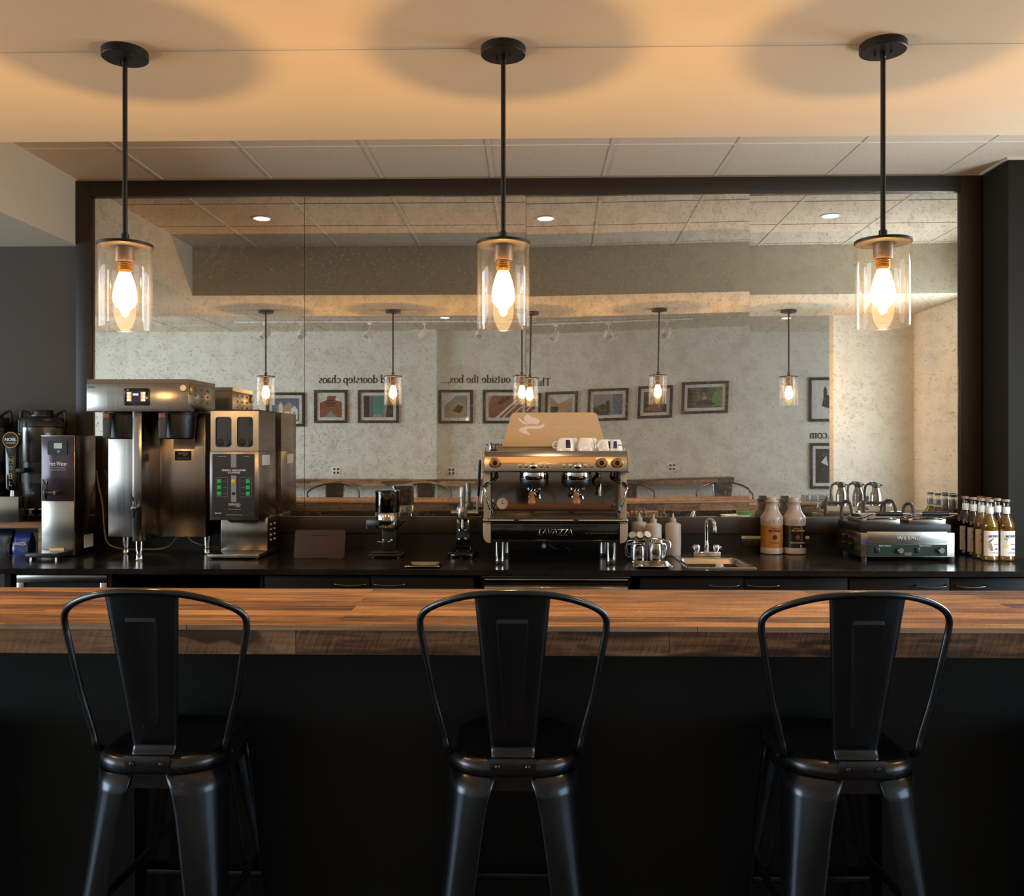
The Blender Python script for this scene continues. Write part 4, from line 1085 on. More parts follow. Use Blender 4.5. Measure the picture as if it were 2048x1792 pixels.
for (pc, ph) in ((246, 211.5), (356, 323.5)):
    L_ = 4.65; xx = ax(pc, L_)
    zt_, z0_ = hz0, az(pc, 878, 4.62)
    b_ = WB().lathe([(0.092, zt_ - z0_), (0.094, zt_ - z0_ - 0.012), (0.088, zt_ - z0_ - 0.014), (0.084, 0.05), (0.078, 0.006), (0.070, 0.0), (0.0, 0.0)], (xx, L_ + 0.01, z0_), 48).build('brew_basket', M['black_plastic'], r)
    xh = ax(ph, 4.53)
    WB().prism([(4.535, zt_ - 0.004), (4.575, zt_ - 0.004), (4.565, zt_ - 0.05), (4.550, z0_ + 0.006), (4.543, z0_), (4.532, z0_ + 0.004), (4.530, zt_ - 0.05)], xh - 0.017, xh + 0.017, 'x', 0.004).build('handle', M['grey_plastic'], b_)
    WB().box(xh - 0.0165, xh + 0.0165, 4.5285, 4.534, zt_ - 0.032, zt_ - 0.006, 0.002).build('handle_tag', pmat('copper_tag', '8a5040', 0.4), b_)
xf, zf = ax(265, 4.5), az(265, 1018, 4.52)
f = WB().cyl((cx0 + 0.012, LCf, zf), (cx0 + 0.012, LCf - 0.03, zf), 0.011, 0.008).cyl((cx0 + 0.012, LCf - 0.03, zf), (xf, LCf - 0.045, zf), 0.008).lathe([(0.012, 0.0), (0.015, 0.008), (0.012, 0.016), (0.0, 0.016)], (xf, LCf - 0.045, zf - 0.004), 16).build('faucet_stem', M['chrome'], r)
WB().lathe([(0, -0.045), (0.005, -0.045), (0.006, -0.04), (0.010, -0.01), (0.012, 0.0)], (xf, LCf - 0.045, zf), 16).build('faucet_nozzle', M['black_plastic'], f)
WB().tube(smooth_path([(xf, LCf - 0.045, zf + 0.01), (xf + 0.004, LCf - 0.045, zf + 0.035), (xf - 0.001, LCf - 0.05, zf + 0.05), (xf - 0.014, LCf - 0.055, zf + 0.075)], 5), [0.010, 0.010, 0.009, 0.008, 0.008, 0.007, 0.007, 0.006, 0.006, 0.006, 0.006, 0.005, 0.005, 0.004, 0.003, 0.003], 10).build('faucet_lever', pmat('dark_red_lever', '2c1512', 0.25), f)
WB().box(ax(347, LBd), ax(390, LBd), LBd - 0.001, LBd + 0.0005, az(350, 898, LBd), az(350, 859, LBd)).build('notice_label', pmat('notice', 'a89c90', 0.5), r, smooth=0)
l_ = WB().box(ax(350, LBd), ax(382.6, LBd), LBd - 0.0015, LBd + 0.0005, az(350, 921, LBd), az(350, 902, LBd)).build('service_label', M['ink'], r, smooth=0)
wtext('ESPRESSO', 20, 366.5, 907, LBd - 0.0017, M['label_white'], l_, height=0.010)
wtext('PLUS', 8, 371, 911.3, LBd - 0.0017, M['label_white'], l_, height=0.005)
wtext('Sales Service Support', 24, 366.5, 916.5, LBd - 0.0017, M['label_white'], l_, height=0.005)
def hose(pts, lb, rr=0.006, mat='brass'):
    p = [tuple(at(a, b, L_)) for a, b, L_ in pts]
    o = WB().tube(smooth_path(p, 8), rr, 8).build('braided_hose', M[mat], None)
    return tag(o, lb, 'hose')
M['braid'] = pmat('braid', '8d7a5c', 0.35, 0.8, bump=0.8, bscale=400)
hose([(193, 941, 4.97), (196, 965, 4.96), (205, 1010, 4.95), (209, 1060, 4.93), (216, 1086, 4.92), (240, 1097, 4.93), (285, 1098.5, 4.93), (325, 1097, 4.93), (345, 1086, 4.95), (360, 1060, 4.97), (362, 1040, 4.98)], 'braided hose looping behind the brewer legs from the left', 0.006, 'braid')
hose([(368, 1050, 4.98), (380, 1078, 4.96), (398, 1088, 4.95), (425, 1094, 4.975), (438, 1094, 4.99)], 'grey hose between the brewer and the grinder', 0.005, 'braid')

# ------------------------------------------------------------------ twin hopper grinder
LG, LGb = 4.65, 4.79
gx0, gx1 = ax(420, LG), ax(517, LG)
r = thing('coffee_grinder', 'tall stainless twin hopper coffee grinder with green buttons, right of the brewer', 'coffee grinder', ((gx0 + gx1) / 2, LG, ZK))
gz2, gz1, gz0 = az(470, 821, LG), az(470, 902.5, LG), az(470, 1040, LG)
YG = 4.965
h = WB()
# hopper shell around two windows
h.box(gx0 + 0.004, gx1 - 0.002, LG + 0.012, YG, gz1, gz2 - 0.002)
hop = h.build('hopper', M['steel_side'], r, smooth=0)
fp = WB()
hw_, hh_ = 0.5 * 32.5 * LG / 1800, 0.5 * 61 * LG / 1800
cxs = [ax(447, LG), ax(490, LG)]; czh = az(470, 864, LG)
# front sheet with two rounded windows, made as strips around them
def holed_sheet(mb, x0, x1, z0, z1, holes, y0, y1, rr=0.016):
    xs = [x0] + [v for c in holes for v in (c - hw_, c + hw_)] + [x1]
    zl, zh = czh - hh_, czh + hh_
    for a, b in ((xs[0], xs[1]), (xs[2], xs[3]), (xs[4], xs[5])): mb.box(a, b, y0, y1, z0, z1)
    for c in holes:
        mb.box(c - hw_, c + hw_, y0, y1, z0, zl); mb.box(c - hw_, c + hw_, y0, y1, zh, z1)
        for sx in (-1, 1):
            for sz in (-1, 1):
                P = [(c + sx * hw_, czh + sz * hh_)] + [(c + sx * (hw_ - rr + rr * math.sin(t)), czh + sz * (hh_ - rr + rr * math.cos(t))) for t in [PI / 2 * k / 6 for k in range(7)]]
                mb.prism(P, y0, y1)
holed_sheet(fp, gx0 + 0.003, gx1, gz1 + 0.001, gz2 - 0.002, cxs, LG, LG + 0.012)
fp.build('hopper_front', M['steel_soft'], r, smooth=0)
for c in cxs:
    WB().box(c - hw_, c + hw_, LG + 0.010, LG + 0.0125, czh - hh_, czh + hh_).build('hopper_window', pmat('smoked_window', '2a2624', 0.12, coat=0.6), r, smooth=0)
    be = WB()
    be.lathe([(0, -0.002), (0.017, -0.0015), (0.020, 0.0)], (c - 0.018, LG + 0.0100, czh - hh_ + 0.024), 24, 'y').lathe([(0, -0.002), (0.015, -0.0015), (0.018, 0.0)], (c + 0.021, LG + 0.0100, czh - hh_ + 0.022), 24, 'y')
    o = be.build('bean_scoop', pmat('beans', '17110d', 0.5), r)
    o.scale = (1, 1, 1)
WB().prism([(gx0 - 0.002, LG - 0.003), (gx1 + 0.001, LG - 0.003), (gx1 + 0.001, YG), (gx0 - 0.002, YG)], gz2 - 0.002, gz2 + 0.004, 'z').build('hopper_lid', M['black_metal'], r, smooth=0)
WB().box(gx0, gx1, LG, YG, gz0, gz1 - 0.001, 0.003).build('housing', M['steel_side'], r)
WB().box(gx0, gx1, LG - 0.002, LG + 0.0, gz0, gz1 - 0.001, 0.001).build('housing_front', M['steel_soft'], r)
WB().box(gx1, gx1 + 0.001, LG + 0.06, LG + 0.20, gz1 - 0.075, gz1 - 0.02).build('data_label', M['label_white'], r, smooth=0)
LP_ = LG - 0.002
pn = WB().prism(rrect(85.5 * LG / 1800, 127 * LG / 1800, 0.006, ax(467.3, LG), az(467, 971, LG)), LP_ - 0.0015, LP_).build('control_panel', pmat('panel_charcoal', '23262a', 0.35), r)
lf = LP_ - 0.0015
WB().box(ax(462.5, LG), ax(473, LG), lf - 0.0006, lf, az(467, 935, LG), az(467, 907.5, LG)).box(ax(462.5, LG), ax(473, LG), lf - 0.0006, lf, az(467, 1004, LG), az(467, 951, LG)).build('grey_stripe', pmat('stripe_grey', '85868a', 0.4), pn, smooth=0)
wtext('FRESH GROUND', 49, 468, 940.5, lf - 0.0003, M['label_white'], pn, height=3.6 * LG / 1800, bold=0.02)
wtext('COFFEE', 25, 468, 945.3, lf - 0.0003, M['label_white'], pn, height=3.6 * LG / 1800, bold=0.02)
wtext('DECAFFEINATED', 17, 443.5, 913, lf - 0.0003, M['label_white'], pn, height=0.003)
wtext('REGULAR', 10, 493, 913, lf - 0.0003, M['label_white'], pn, height=0.003)
green = pmat('button_green', '1f9a52', 0.4, emit='1fae58', estr=0.12)
for px_ in (439, 496.3):
    for k in range(3):
        cz_ = az(470, 962.5 + 12.3 * k, LG); cx_ = ax(px_, LG)
        WB().box(cx_ - 0.0105, cx_ + 0.0105, lf - 0.002, lf, cz_ - 0.0105, cz_ + 0.0105, 0.001).build('button', green, pn)
bt = WB().box(ax(463.5, LG), ax(471.5, LG), lf - 0.002, lf, az(470, 966.5, LG), az(470, 958.5, LG), 0.001).build('button', pmat('button_yellow', 'd9b020', 0.4), pn)
bt = WB().box(ax(464.5, LG), ax(471, LG), lf - 0.002, lf, az(470, 990, LG), az(470, 984, LG), 0.001).build('button', pmat('button_maroon', '2a1416', 0.4), pn)
M['line'] = pmat('line_grey', '9a9a9a', 0.4)
for (a, b) in ((432.5, 456), (480, 504)):
    ln = WB()
    z0_, z1_ = az(470, 994, LG), az(470, 955, LG)
    xa_, xb_ = ax(a, LG), ax(b, LG); t_ = 0.0009
    ln.box(xa_, xb_, lf - 0.0005, lf, z0_, z0_ + t_).box(xa_, xb_, lf - 0.0005, lf, z1_ - t_, z1_).box(xa_, xa_ + t_, lf - 0.0005, lf, z0_, z1_).box(xb_ - t_, xb_, lf - 0.0005, lf, z0_, z1_)
    ln.build('button_outline', M['line'], pn, smooth=0)
ln = WB()
for k in range(3):
    z_ = az(470, 962.5 + 12.3 * k, LG)
    ln.box(ax(445.5, LG), ax(453, LG), lf - 0.0005, lf, z_ - 0.0006, z_ + 0.0006).box(ax(483, LG), ax(490, LG), lf - 0.0005, lf, z_ - 0.0006, z_ + 0.0006)
ln.build('label_lines', M['line'], pn, smooth=0)
l_ = WB().box(ax(454, LG), ax(484.5, LG), lf - 0.0012, lf, az(470, 1025, LG), az(470, 1004.5, LG)).build('service_label', M['ink'], pn, smooth=0)
wtext('ESPRESSO', 24, 469, 1009, lf - 0.0013, M['label_white'], l_, height=4.2 * LG / 1800)
wtext('PLUS', 8, 476, 1013, lf - 0.0013, M['label_white'], l_, height=0.005)
wtext('Sales Service Support', 24, 469, 1019, lf - 0.0013, M['label_white'], l_, height=0.004)
wtext('Curtis', 13, 436, 1026, lf - 0.0003, M['label_white'], pn, shear=0.35)
wtext('www.wilburcurtis.com', 33, 468, 1029.5, lf - 0.0003, M['label_white'], pn, height=0.0035)
bx0_, bx1_ = ax(442, LGb), ax(535, LGb)
zbp = ZK + 0.026
WB().box(bx0_, bx1_, LGb, YG, zbp, gz0, 0.002).build('lower_body', M['steel'], r)
WB().box(bx1_, bx1_ + 0.002, LGb + 0.01, YG, zbp + 0.003, gz0 - 0.001).build('lower_side', M['black_metal'], r, smooth=0)
vt = WB()
for i in range(2):
    for j in range(4): vt.lathe([(0.0, 0.010), (0.006, 0.008), (0.010, 0.0)], (bx1_ + 0.002, LGb + 0.05 + 0.07 * i, zbp + 0.05 + 0.028 * j), 10, 'x')
vt.build('vent_louvres', M['steel_soft'], r)
ch = WB().prism([(ax(448, LG), gz0), (ax(500, LG), gz0), (ax(492, LG), gz0 - 0.018), (ax(456, LG), gz0 - 0.018)], LG + 0.04, LGb, 'y')
ch.build('chute', M['black_plastic'], r, smooth=0)
LB0 = 4.61
WB().box(ax(415, LB0), ax(517.5, LB0), LB0, YG + 0.01, ZK + 0.008, zbp, 0.002).build('base_plate', M['steel_soft'], r)
for px_, L_ in ((424, 4.64), (512, 4.64), (450, 4.93), (545, 4.93)):
    WB().lathe([(0, 0), (0.010, 0), (0.011, 0.003), (0.007, 0.009), (0, 0.009)], (min(ax(px_, L_), gx1 - 0.01), L_, ZK), 14).build('foot', M['chrome'], r)

# ------------------------------------------------------------------ tablet
LTb = 4.655
x0_, x1_ = ax(587, LTb), ax(688, LTb)
r = thing('tablet', 'brown backed tablet leaning on the counter, right of the tall grinder', 'tablet', ((x0_ + x1_) / 2, LTb, ZK + 0.001))
wt, ht_ = (x1_ - x0_), 0.150
MB().prism(rrect(wt, ht_, 0.012, 0, ht_ / 2), 0, 0.009, 'y', 0.002).build('tablet_case', pmat('tablet_back', '3a2c24', 0.6, spec=0.25), r, rot=(rad(-14), 0, 0))
MB().prism([(0.0, 0.0), (0.070, 0.0), (0.070, 0.004), (0.032, 0.118), (0.028, 0.118), (0.060, 0.005), (0.0, 0.004)], -0.04, 0.04, 'x').build('stand', M['black_plastic'], r, smooth=0)
tb = WB().tube(smooth_path([tuple(at(686, 1096, 4.80)), tuple(at(700, 1106, 4.93)), tuple(at(718, 1103, 4.99))], 6), 0.002, 6).build('cable', M['grey_plastic'], None)
tag(tb, 'thin cable lying behind the tablet', 'cable')

# ------------------------------------------------------------------ hopper grinder with doser
L_ = 4.74; k = L_ / FPX
xg = ax(775.5, L_)
r = thing('espresso_grinder', 'small black espresso grinder with smoked round hopper, between tablet and tamper', 'coffee grinder', (xg, L_, ZK))
def zz(py, L=L_): return az(775, py, L) - ZK
MB().prism([(-0.090, -0.07), (0.080, -0.07), (0.088, -0.03), (0.075, 0.10), (-0.085, 0.10)], 0.008, 0.022, 'z', 0.002).prism([(-0.075, -0.055), (0.068, -0.055), (0.05, 0.08), (-0.06, 0.08)], 0.022, 0.034, 'z', 0.004).build('base', M['black_plastic'], r)
for a in (-0.07, 0.065): MB().cyl((a, -0.05, 0), (a, -0.05, 0.009), 0.008).build('foot', M['grey_plastic'], r)
MB().box(-0.032, 0.046, 0.0, 0.085, 0.032, zz(1054), 0.006).build('body', M['black_plastic'], r)
MB().lathe([(0.0, zz(1056)), (0.060, zz(1056)), (0.0635, zz(1053.5)), (0.0635, zz(1026)), (0.060, zz(1024)), (0, zz(1024))], (0, -0.005, 0), 48).build('doser_drum', M['polish'], r)
MB().lathe([(0.0625, zz(1024)), (0.0635, zz(1018)), (0.0640, zz(984)), (0.0615, zz(984)), (0.060, zz(1022))], (0, -0.005, 0), 48).build('hopper', thin_glass('smoked', (0.40, 0.34, 0.31), 0.08, 0.8), r)
MB().lathe([(0.050, zz(1024)), (0.056, zz(1000)), (0.054, zz(994)), (0, zz(994))], (0, -0.005, 0), 24).build('coffee_beans', pmat('beans_dark', '1c120d', 0.5, bump=1.0, bscale=90), r)
MB().lathe([(0.0665, zz(985)), (0.0665, zz(982)), (0.060, zz(980)), (0, zz(979.5))], (0, -0.005, 0), 48).build('hopper_lid', M['black_gloss'], r)
MB().prism([(-0.108, -0.05), (-0.03, -0.085), (-0.02, -0.05), (-0.095, -0.02)], zz(1050), zz(1038), 'z', 0.003).cyl((-0.096, -0.045, zz(1056)), (-0.096, -0.045, zz(1048)), 0.012).build('doser_lever', M['black_plastic'], r)
MB().tube([(0.06, 0.0, zz(1052)), (0.078, 0, zz(1042)), (0.100, 0, zz(1040))], [0.008, 0.008, 0.007], 10).build('adjust_lever', M['black_plastic'], r)
MB().tube(smooth_path([(-0.045, -0.05, zz(1081)), (-0.02, -0.055, zz(1082)), (0.0, -0.02, zz(1079)), (0.012, -0.055, zz(1082)), (0.034, -0.05, zz(1078))], 5), 0.0035, 8).ball((-0.015, -0.045, zz(1078)), 0.006, 10).ball((0.028, -0.045, zz(1078)), 0.006, 10).build('portafilter_fork', M['chrome'], r)

# ------------------------------------------------------------------ tamper stand
L_ = 4.77
xt = ax(924.5, L_)
r = thing('tamper_press', 'chrome lever coffee tamper on a round black base, left of the espresso machine', 'tamper', (xt, L_, ZK))
def zz(py): return az(925, py, 4.77) - ZK
bs = MB()
bs.lathe([(0.050, 0.006), (0.080, 0.006), (0.086, 0.012), (0.086, 0.020), (0.078, 0.028), (0.062, 0.030), (0.052, 0.024), (0.050, 0.006)], (0, 0.0, 0), 48)
bs.build('base_ring', M['black_gloss'], r)
MB().box(-0.05, 0.05, -0.05, 0.06, 0.006, 0.012).build('base_plate', M['black_plastic'], r, smooth=0)
for a in (-0.05, 0.0, 0.05): MB().cyl((a, -0.055, 0), (a, -0.055, 0.008), 0.007).build('foot', M['grey_plastic'], r)
MB().prism([(-0.040, 0.020), (-0.046, 0.014), (0.046, 0.014), (0.040, 0.020), (0.034, 0.05), (0.034, zz(1038)), (-0.034, zz(1038)), (-0.034, 0.05)], 0.045, 0.066, 'y', 0.003).build('upright', M['black_gloss'], r)
MB().lathe([(0.028, 0), (0.032, 0.002), (0.032, 0.006), (0.028, 0.008), (0.026, 0.006), (0.026, 0.002)], (0, 0.015, zz(1079)), 28).build('holder_ring', M['chrome'], r)
MB().lathe([(0.0, zz(1039)), (0.026, zz(1039)), (0.031, zz(1036)), (0.031, zz(1018)), (0.027, zz(1014)), (0.0, zz(1014))], (0, 0.02, 0), 28).build('press_head', M['alu'], r)
MB().lathe([(0.0, zz(1014)), (0.014, zz(1014)), (0.014, zz(996)), (0.016, zz(995)), (0.016, zz(975)), (0.014, zz(973.5)), (0, zz(973.5))], (0, 0.02, 0), 24).build('spring_tube', M['alu'], r)
MB().cyl((-0.060, 0.02, zz(1026)), (0.085, 0.02, zz(1026)), 0.0145, None, 20).lathe([(0, 0.085), (0.018, 0.085), (0.018, 0.060), (0.0, 0.060)], (0, 0.02, zz(1026)), 20, 'x').build('cross_shaft', M['alu'], r)
MB().lathe([(0, zz(1062)), (0.0285, zz(1062)), (0.0285, zz(1058)), (0.008, zz(1055)), (0.006, zz(1039)), (0, zz(1039))], (0, 0.02, 0), 28).build('tamper_foot', M['chrome'], r)
MB().cyl((0.076, 0.02, zz(1026)), (0.086, 0.0, zz(990)), 0.006).build('lever_arm', M['chrome'], r)
MB().tube([(0.086, 0.0, zz(992)), (0.090, -0.01, zz(960)), (0.094, -0.02, zz(930)), (0.095, -0.022, zz(919))], [0.007, 0.0085, 0.0085, 0.005], 12).build('lever_grip', M['black_plastic'], r)

# ------------------------------------------------------------------ small steel tray set in the counter
def steel_pan(name, label, x0, x1, y0, y1, h, rim, cat='tray', grp=None):
    r = thing(name, label, cat, ((x0 + x1) / 2, (y0 + y1) / 2, ZK), 0, grp)
    W_, D_ = (x1 - x0), (y1 - y0)
    R = [rrect(W_, D_, 0.012), rrect(W_ - 0.006, D_ - 0.006, 0.012), rrect(W_ - rim * 2, D_ - rim * 2, 0.015), rrect(W_ - rim * 2 - 0.03, D_ - rim * 2 - 0.03, 0.012)]
    Z = [h - 0.003, h, h - 0.001, 0.002]
    m = MB()
    V = [[m.bm.verts.new((x, y, z)) for x, y in ring_] for ring_, z in zip(R, Z)]
    n = len(V[0])
    for A, B in zip(V, V[1:]):
        for i in range(n): m._face([A[i], A[(i + 1) % n], B[(i + 1) % n], B[i]])
    m._face(V[-1])
    m.build('pan', M['polish'], r, smooth=40, thick=0.001)
    return r
steel_pan('steel_tray', 'small empty steel tray on the counter in front of the tamper', ax(812, 4.38), ax(882, 4.38), 4.31, 4.47, 0.010, 0.012)
steel_pan('steel_tray', 'small steel tray in front of the milk pitchers', ax(1270, 4.32), ax(1346, 4.32), 4.30, 4.50, 0.014, 0.010)
# ------------------------------------------------------------------ espresso machine
L0 = 4.44; k0 = L0 / FPX
xm = ax(1111, L0)
r = thing('espresso_machine', 'two group chrome espresso machine with wood knobs and tan back panel', 'espresso machine', (xm, L0, ZK))
def X(px, L=L0): return ax(px, L)
def Z(py, L=L0): return az(1111, py, L)
ya, yb_ = L0, 4.93
# lower body
lw = WB().box(X(981), X(1240.5), L0 + 0.012, yb_, Z(1085), Z(1046), 0.003).build('front_apron', M['black_gloss'], r)
WB().box(X(981), X(1240.5), L0 + 0.008, L0 + 0.013, Z(1085), Z(1081)).build('apron_trim', M['polish'], r, smooth=0)
for s_, (a, b) in ((-1, (966, 981)), (1, (1240.5, 1255.6))):
    x0_, x1_ = X(a), X(b)
    out, inn = (x0_, x1_) if s_ < 0 else (x1_, x0_)
    prof = [(inn, Z(1046)), (out, Z(1046)), (out, Z(1070)), (out + (inn - out) * .12, Z(1079)), (out + (inn - out) * .45, Z(1085)), (inn, Z(1087))]
    WB().prism(prof, L0 - 0.002, yb_, 'y', 0.003).build('corner_panel', M['cream'], r, smooth=50)
wtext('LAVAZZA', 68, 1111, 1064.5, L0 + 0.0115, M['alu'], lw, height=13 * k0, shear=0.2, bold=0.02, spacing=0.95)
wtext('LAVAZZA', 63, 1111, 1064.5, L0 + 0.0105, M['black_gloss'], lw, height=10.5 * k0, shear=0.2, bold=0.0, spacing=0.98)
wtext('by GRUPPO CIMBALI', 62, 1202, 1067, L0 + 0.0115, M['alu'], lw, height=0.008)
# drip tray
tr_ = WB().box(X(976), X(1246), L0 + 0.01, 4.70, Z(1046), Z(1040), 0.003).build('drip_tray', M['polish'], r)
rl = WB()
rl.tube(smooth_path([(X(974), 4.66, Z(1042)), (X(970), L0 + 0.02, Z(1041)), (X(973), L0 - 0.008, Z(1041)), (X(990), L0 - 0.012, Z(1041)), (X(1111), L0 - 0.012, Z(1041)), (X(1232), L0 - 0.012, Z(1041)), (X(1249), L0 - 0.008, Z(1041)), (X(1252), L0 + 0.02, Z(1041)), (X(1248), 4.66, Z(1042))], 5), 0.0105, 10)
rl.build('tray_rail', M['chrome'], tr_)
gr = WB()
for i in range(26):
    y = L0 + 0.025 + i * 0.0095
    gr.box(X(982), X(1240), y, y + 0.004, Z(1040), Z(1040) + 0.003)
for i in range(5):
    x = X(990 + i * 60.5); gr.box(x, x + 0.005, L0 + 0.02, 4.69, Z(1040) + 0.001, Z(1040) + 0.0045)
gr.build('cup_grate', M['steel_soft'], tr_, smooth=0)
for px_, L_ in ((1029, L0 - 0.02), (1148, L0 - 0.02)):
    WB().box(X(px_) - 0.004, X(px_) + 0.022, L0 - 0.024, L0 + 0.0, Z(1043.5), Z(1037.5), 0.002).build('tray_clip', M['black_plastic'], tr_)
# back plate between groups
YBp = 4.66
WB().box(X(979), X(1244.5), YBp, yb_, Z(1046), Z(944), 0.002).build('body', M['steel_side'], r)
mp = WB().box(X(981), X(1242), YBp - 0.004, YBp, Z(1038), Z(944)).build('splash_plate', pmat('mirror_steel', '857b74', 0.05, 1.0), r, smooth=0)
WB().box(X(966), X(979), 4.50, yb_, Z(1046), Z(938), 0.004).build('side_panel', M['cream'], r)
WB().box(X(1243.5), X(1256), 4.50, yb_, Z(1046), Z(938), 0.004).build('side_panel', M['cream'], r)
# head: sloping front box
zA, zB, zC_ = Z(944.6), Z(913), Z(903.5)
hd = WB().prism([(L0 + 0.012, zA), (L0 - 0.012, zA + 0.006), (L0 - 0.002, zB), (L0 + 0.020, zC_), (yb_, zC_), (yb_, zA)], X(967.5), X(1255.5), 'x', 0.002).build('head', M['steel_soft'], r)
for a, b in ((964.5, 968), (1255, 1258.5)):
    WB().prism([(L0 + 0.010, zA - 0.003), (L0 - 0.016, zA + 0.004), (L0 - 0.008, zB), (L0 + 0.018, zC_ + 0.004), (yb_, zC_ + 0.002), (yb_, zA - 0.003)], X(a), X(b), 'x', 0.001).build('end_cap', M['cream'], r)
def yfr(z): return L0 - 0.012 + (z - zA - 0.006) / (zB - zA - 0.006) * 0.010
st = WB()
za_, zb2 = Z(925), Z(914.3)
st.prism([(yfr(za_) - 0.0015, za_), (yfr(zb2) - 0.0015, zb2), (yfr(zb2) + 0.001, zb2), (yfr(za_) + 0.001, za_)], X(994), X(1192), 'x')
st.build('gold_strip', pmat('champagne', 'c0a078', 0.38, 0.7), head_ := hd, smooth=0)
wtext('cimbali', 30, 1050, 919.5, yfr(zb2) - 0.002, M['alu'], hd, shear=0.2, height=0.006)
for px_ in (990.4, 1202.4, 1233.5):
    c_ = (X(px_), yfr(Z(925)), Z(925.5))
    WB().lathe([(0.0235, -0.001), (0.0245, -0.003), (0.022, -0.0045), (0.0, -0.0045)], (c_[0] + (0.007 if px_ > 1100 else -0.007), c_[1], c_[2]), 32, 'y').build('knob_plate', M['brass'], hd)
    kb = WB().lathe([(0, -0.030), (0.013, -0.030), (0.020, -0.026), (0.0235, -0.018), (0.0235, -0.008), (0.019, -0.004), (0.0, -0.004)], c_, 32, 'y').build('knob', M['walnut'], hd)
    WB().lathe([(0, -0.034), (0.010, -0.033), (0.0125, -0.029)], c_, 24, 'y').build('knob_cap', M['black_gloss'], kb)
for cpx in (1067.5, 1155.5):
    bt = WB()
    zc_ = Z(932)
    for i, dx in enumerate((-27.5, -15, 15, 27.5)):
        x = X(cpx + dx)
        for u0, u1, w0, w1 in ((-.0115, .0115, .0105, .0125), (-.0115, .0115, -.0125, -.0105), (-.0115, -.0095, -.0105, .0105), (.0095, .0115, -.0105, .0105)):
            bt.box(x + u0, x + u1, yfr(zc_) - 0.004, yfr(zc_) + 0.003, zc_ + w0, zc_ + w1)
    bt.build('button_frames', M['chrome'], hd, smooth=0)
    for dx in (-27.5, -15, 15, 27.5):
        x = X(cpx + dx)
        WB().box(x - .009, x + .009, yfr(zc_) - 0.003, yfr(zc_) + 0.003, zc_ - .010, zc_ + .010, 0.001).build('button', M['alu'], hd)
    WB().lathe([(0, -0.008), (0.010, -0.007), (0.0155, -0.003), (0.0165, 0.002)], (X(cpx - 0.5), yfr(zc_), zc_), 28, 'y').build('round_button', M['chrome'], hd)
# top gallery rail and cup tray
tp = WB().box(X(972), X(1251), L0 + 0.03, yb_, zC_, zC_ + 0.003).build('cup_tray', M['steel_soft'], r, smooth=0)
rl = WB()
zr = Z(893, 4.7)
rl.tube(smooth_path([(X(971), L0 + 0.04, zC_ + 0.003), (X(972.5), L0 + 0.06, zC_ + 0.022), (X(976), L0 + 0.10, zC_ + 0.035), (X(976), 4.90, zC_ + 0.035), (X(985), 4.915, zC_ + 0.035), (X(1236), 4.915, zC_ + 0.035), (X(1245), 4.90, zC_ + 0.035), (X(1245), L0 + 0.10, zC_ + 0.035), (X(1249), L0 + 0.06, zC_ + 0.022), (X(1251), L0 + 0.04, zC_ + 0.003)], 5), 0.004, 8)
for px_ in (977, 1244):
    for y in (4.62, 4.78): rl.cyl((X(px_), y, zC_), (X(px_), y, zC_ + 0.035), 0.003)
rl.build('gallery_rail', M['chrome'], tp)
WB().box(X(975), X(1246), 4.915, 4.925, zC_, zC_ + 0.028).build('rear_upstand', M['steel_side'], tp, smooth=0)
WB().box(X(978), X(992), L0 + 0.10, L0 + 0.14, zC_ + 0.003, zC_ + 0.012, 0.003).cyl((X(982), L0 + 0.12, zC_ + 0.01), (X(980), L0 + 0.12, zC_ + 0.045), 0.004).cyl((X(988), L0 + 0.12, zC_ + 0.01), (X(990), L0 + 0.12, zC_ + 0.04), 0.004).build('rail_clamp', M['black_plastic'], tp)
# tan acrylic back panel
LPn = 4.86
def P(px, py): return (ax(px, LPn), az(px, py, LPn))
pts = [P(1003.5, 893), P(1212, 893), P(1194, 829), P(1190, 825.5), P(1186, 825), P(1030, 825), P(1026, 826), P(1023, 829)]
pan = WB().prism(pts, LPn, LPn + 0.006).build('back_panel', pmat('tan_acrylic', 'c6a47a', 0.4), r, smooth=0)
lg_ = WB()
for poly in ([(770, 140), (735, 172), (738, 200), (765, 222), (782, 236), (830, 236), (870, 245), (890, 222), (892, 196), (845, 178), (806, 170), (796, 150)], [(680, 178), (690, 206), (730, 238), (765, 246), (776, 238), (745, 216), (712, 205), (700, 182)],
             [(940, 225), (925, 245), (880, 258), (820, 257), (760, 262), (705, 275), (685, 300), (700, 318), (740, 335), (780, 345), (800, 362), (790, 330), (762, 305), (766, 292), (800, 285), (870, 288), (920, 277), (940, 252)]):
    lg_.prism([(ax(900 + a / 4.9775, LPn), az(1040, 800 + b / 4.9775, LPn)) for a, b in poly], LPn - 0.0008, LPn - 0.0001)
lg_.build('flame_logo', pmat('logo_pink', 'e2cfc4', 0.4), pan, smooth=0)
mt = pmat('logo_pale', 'dcc4a6', 0.4)
wtext('espressione italiana coffee', 82, 1140, 846, LPn - 0.0006, mt, pan, height=0.011)
wtext('the real taste', 60, 1140, 854, LPn - 0.0006, mt, pan, height=0.011)
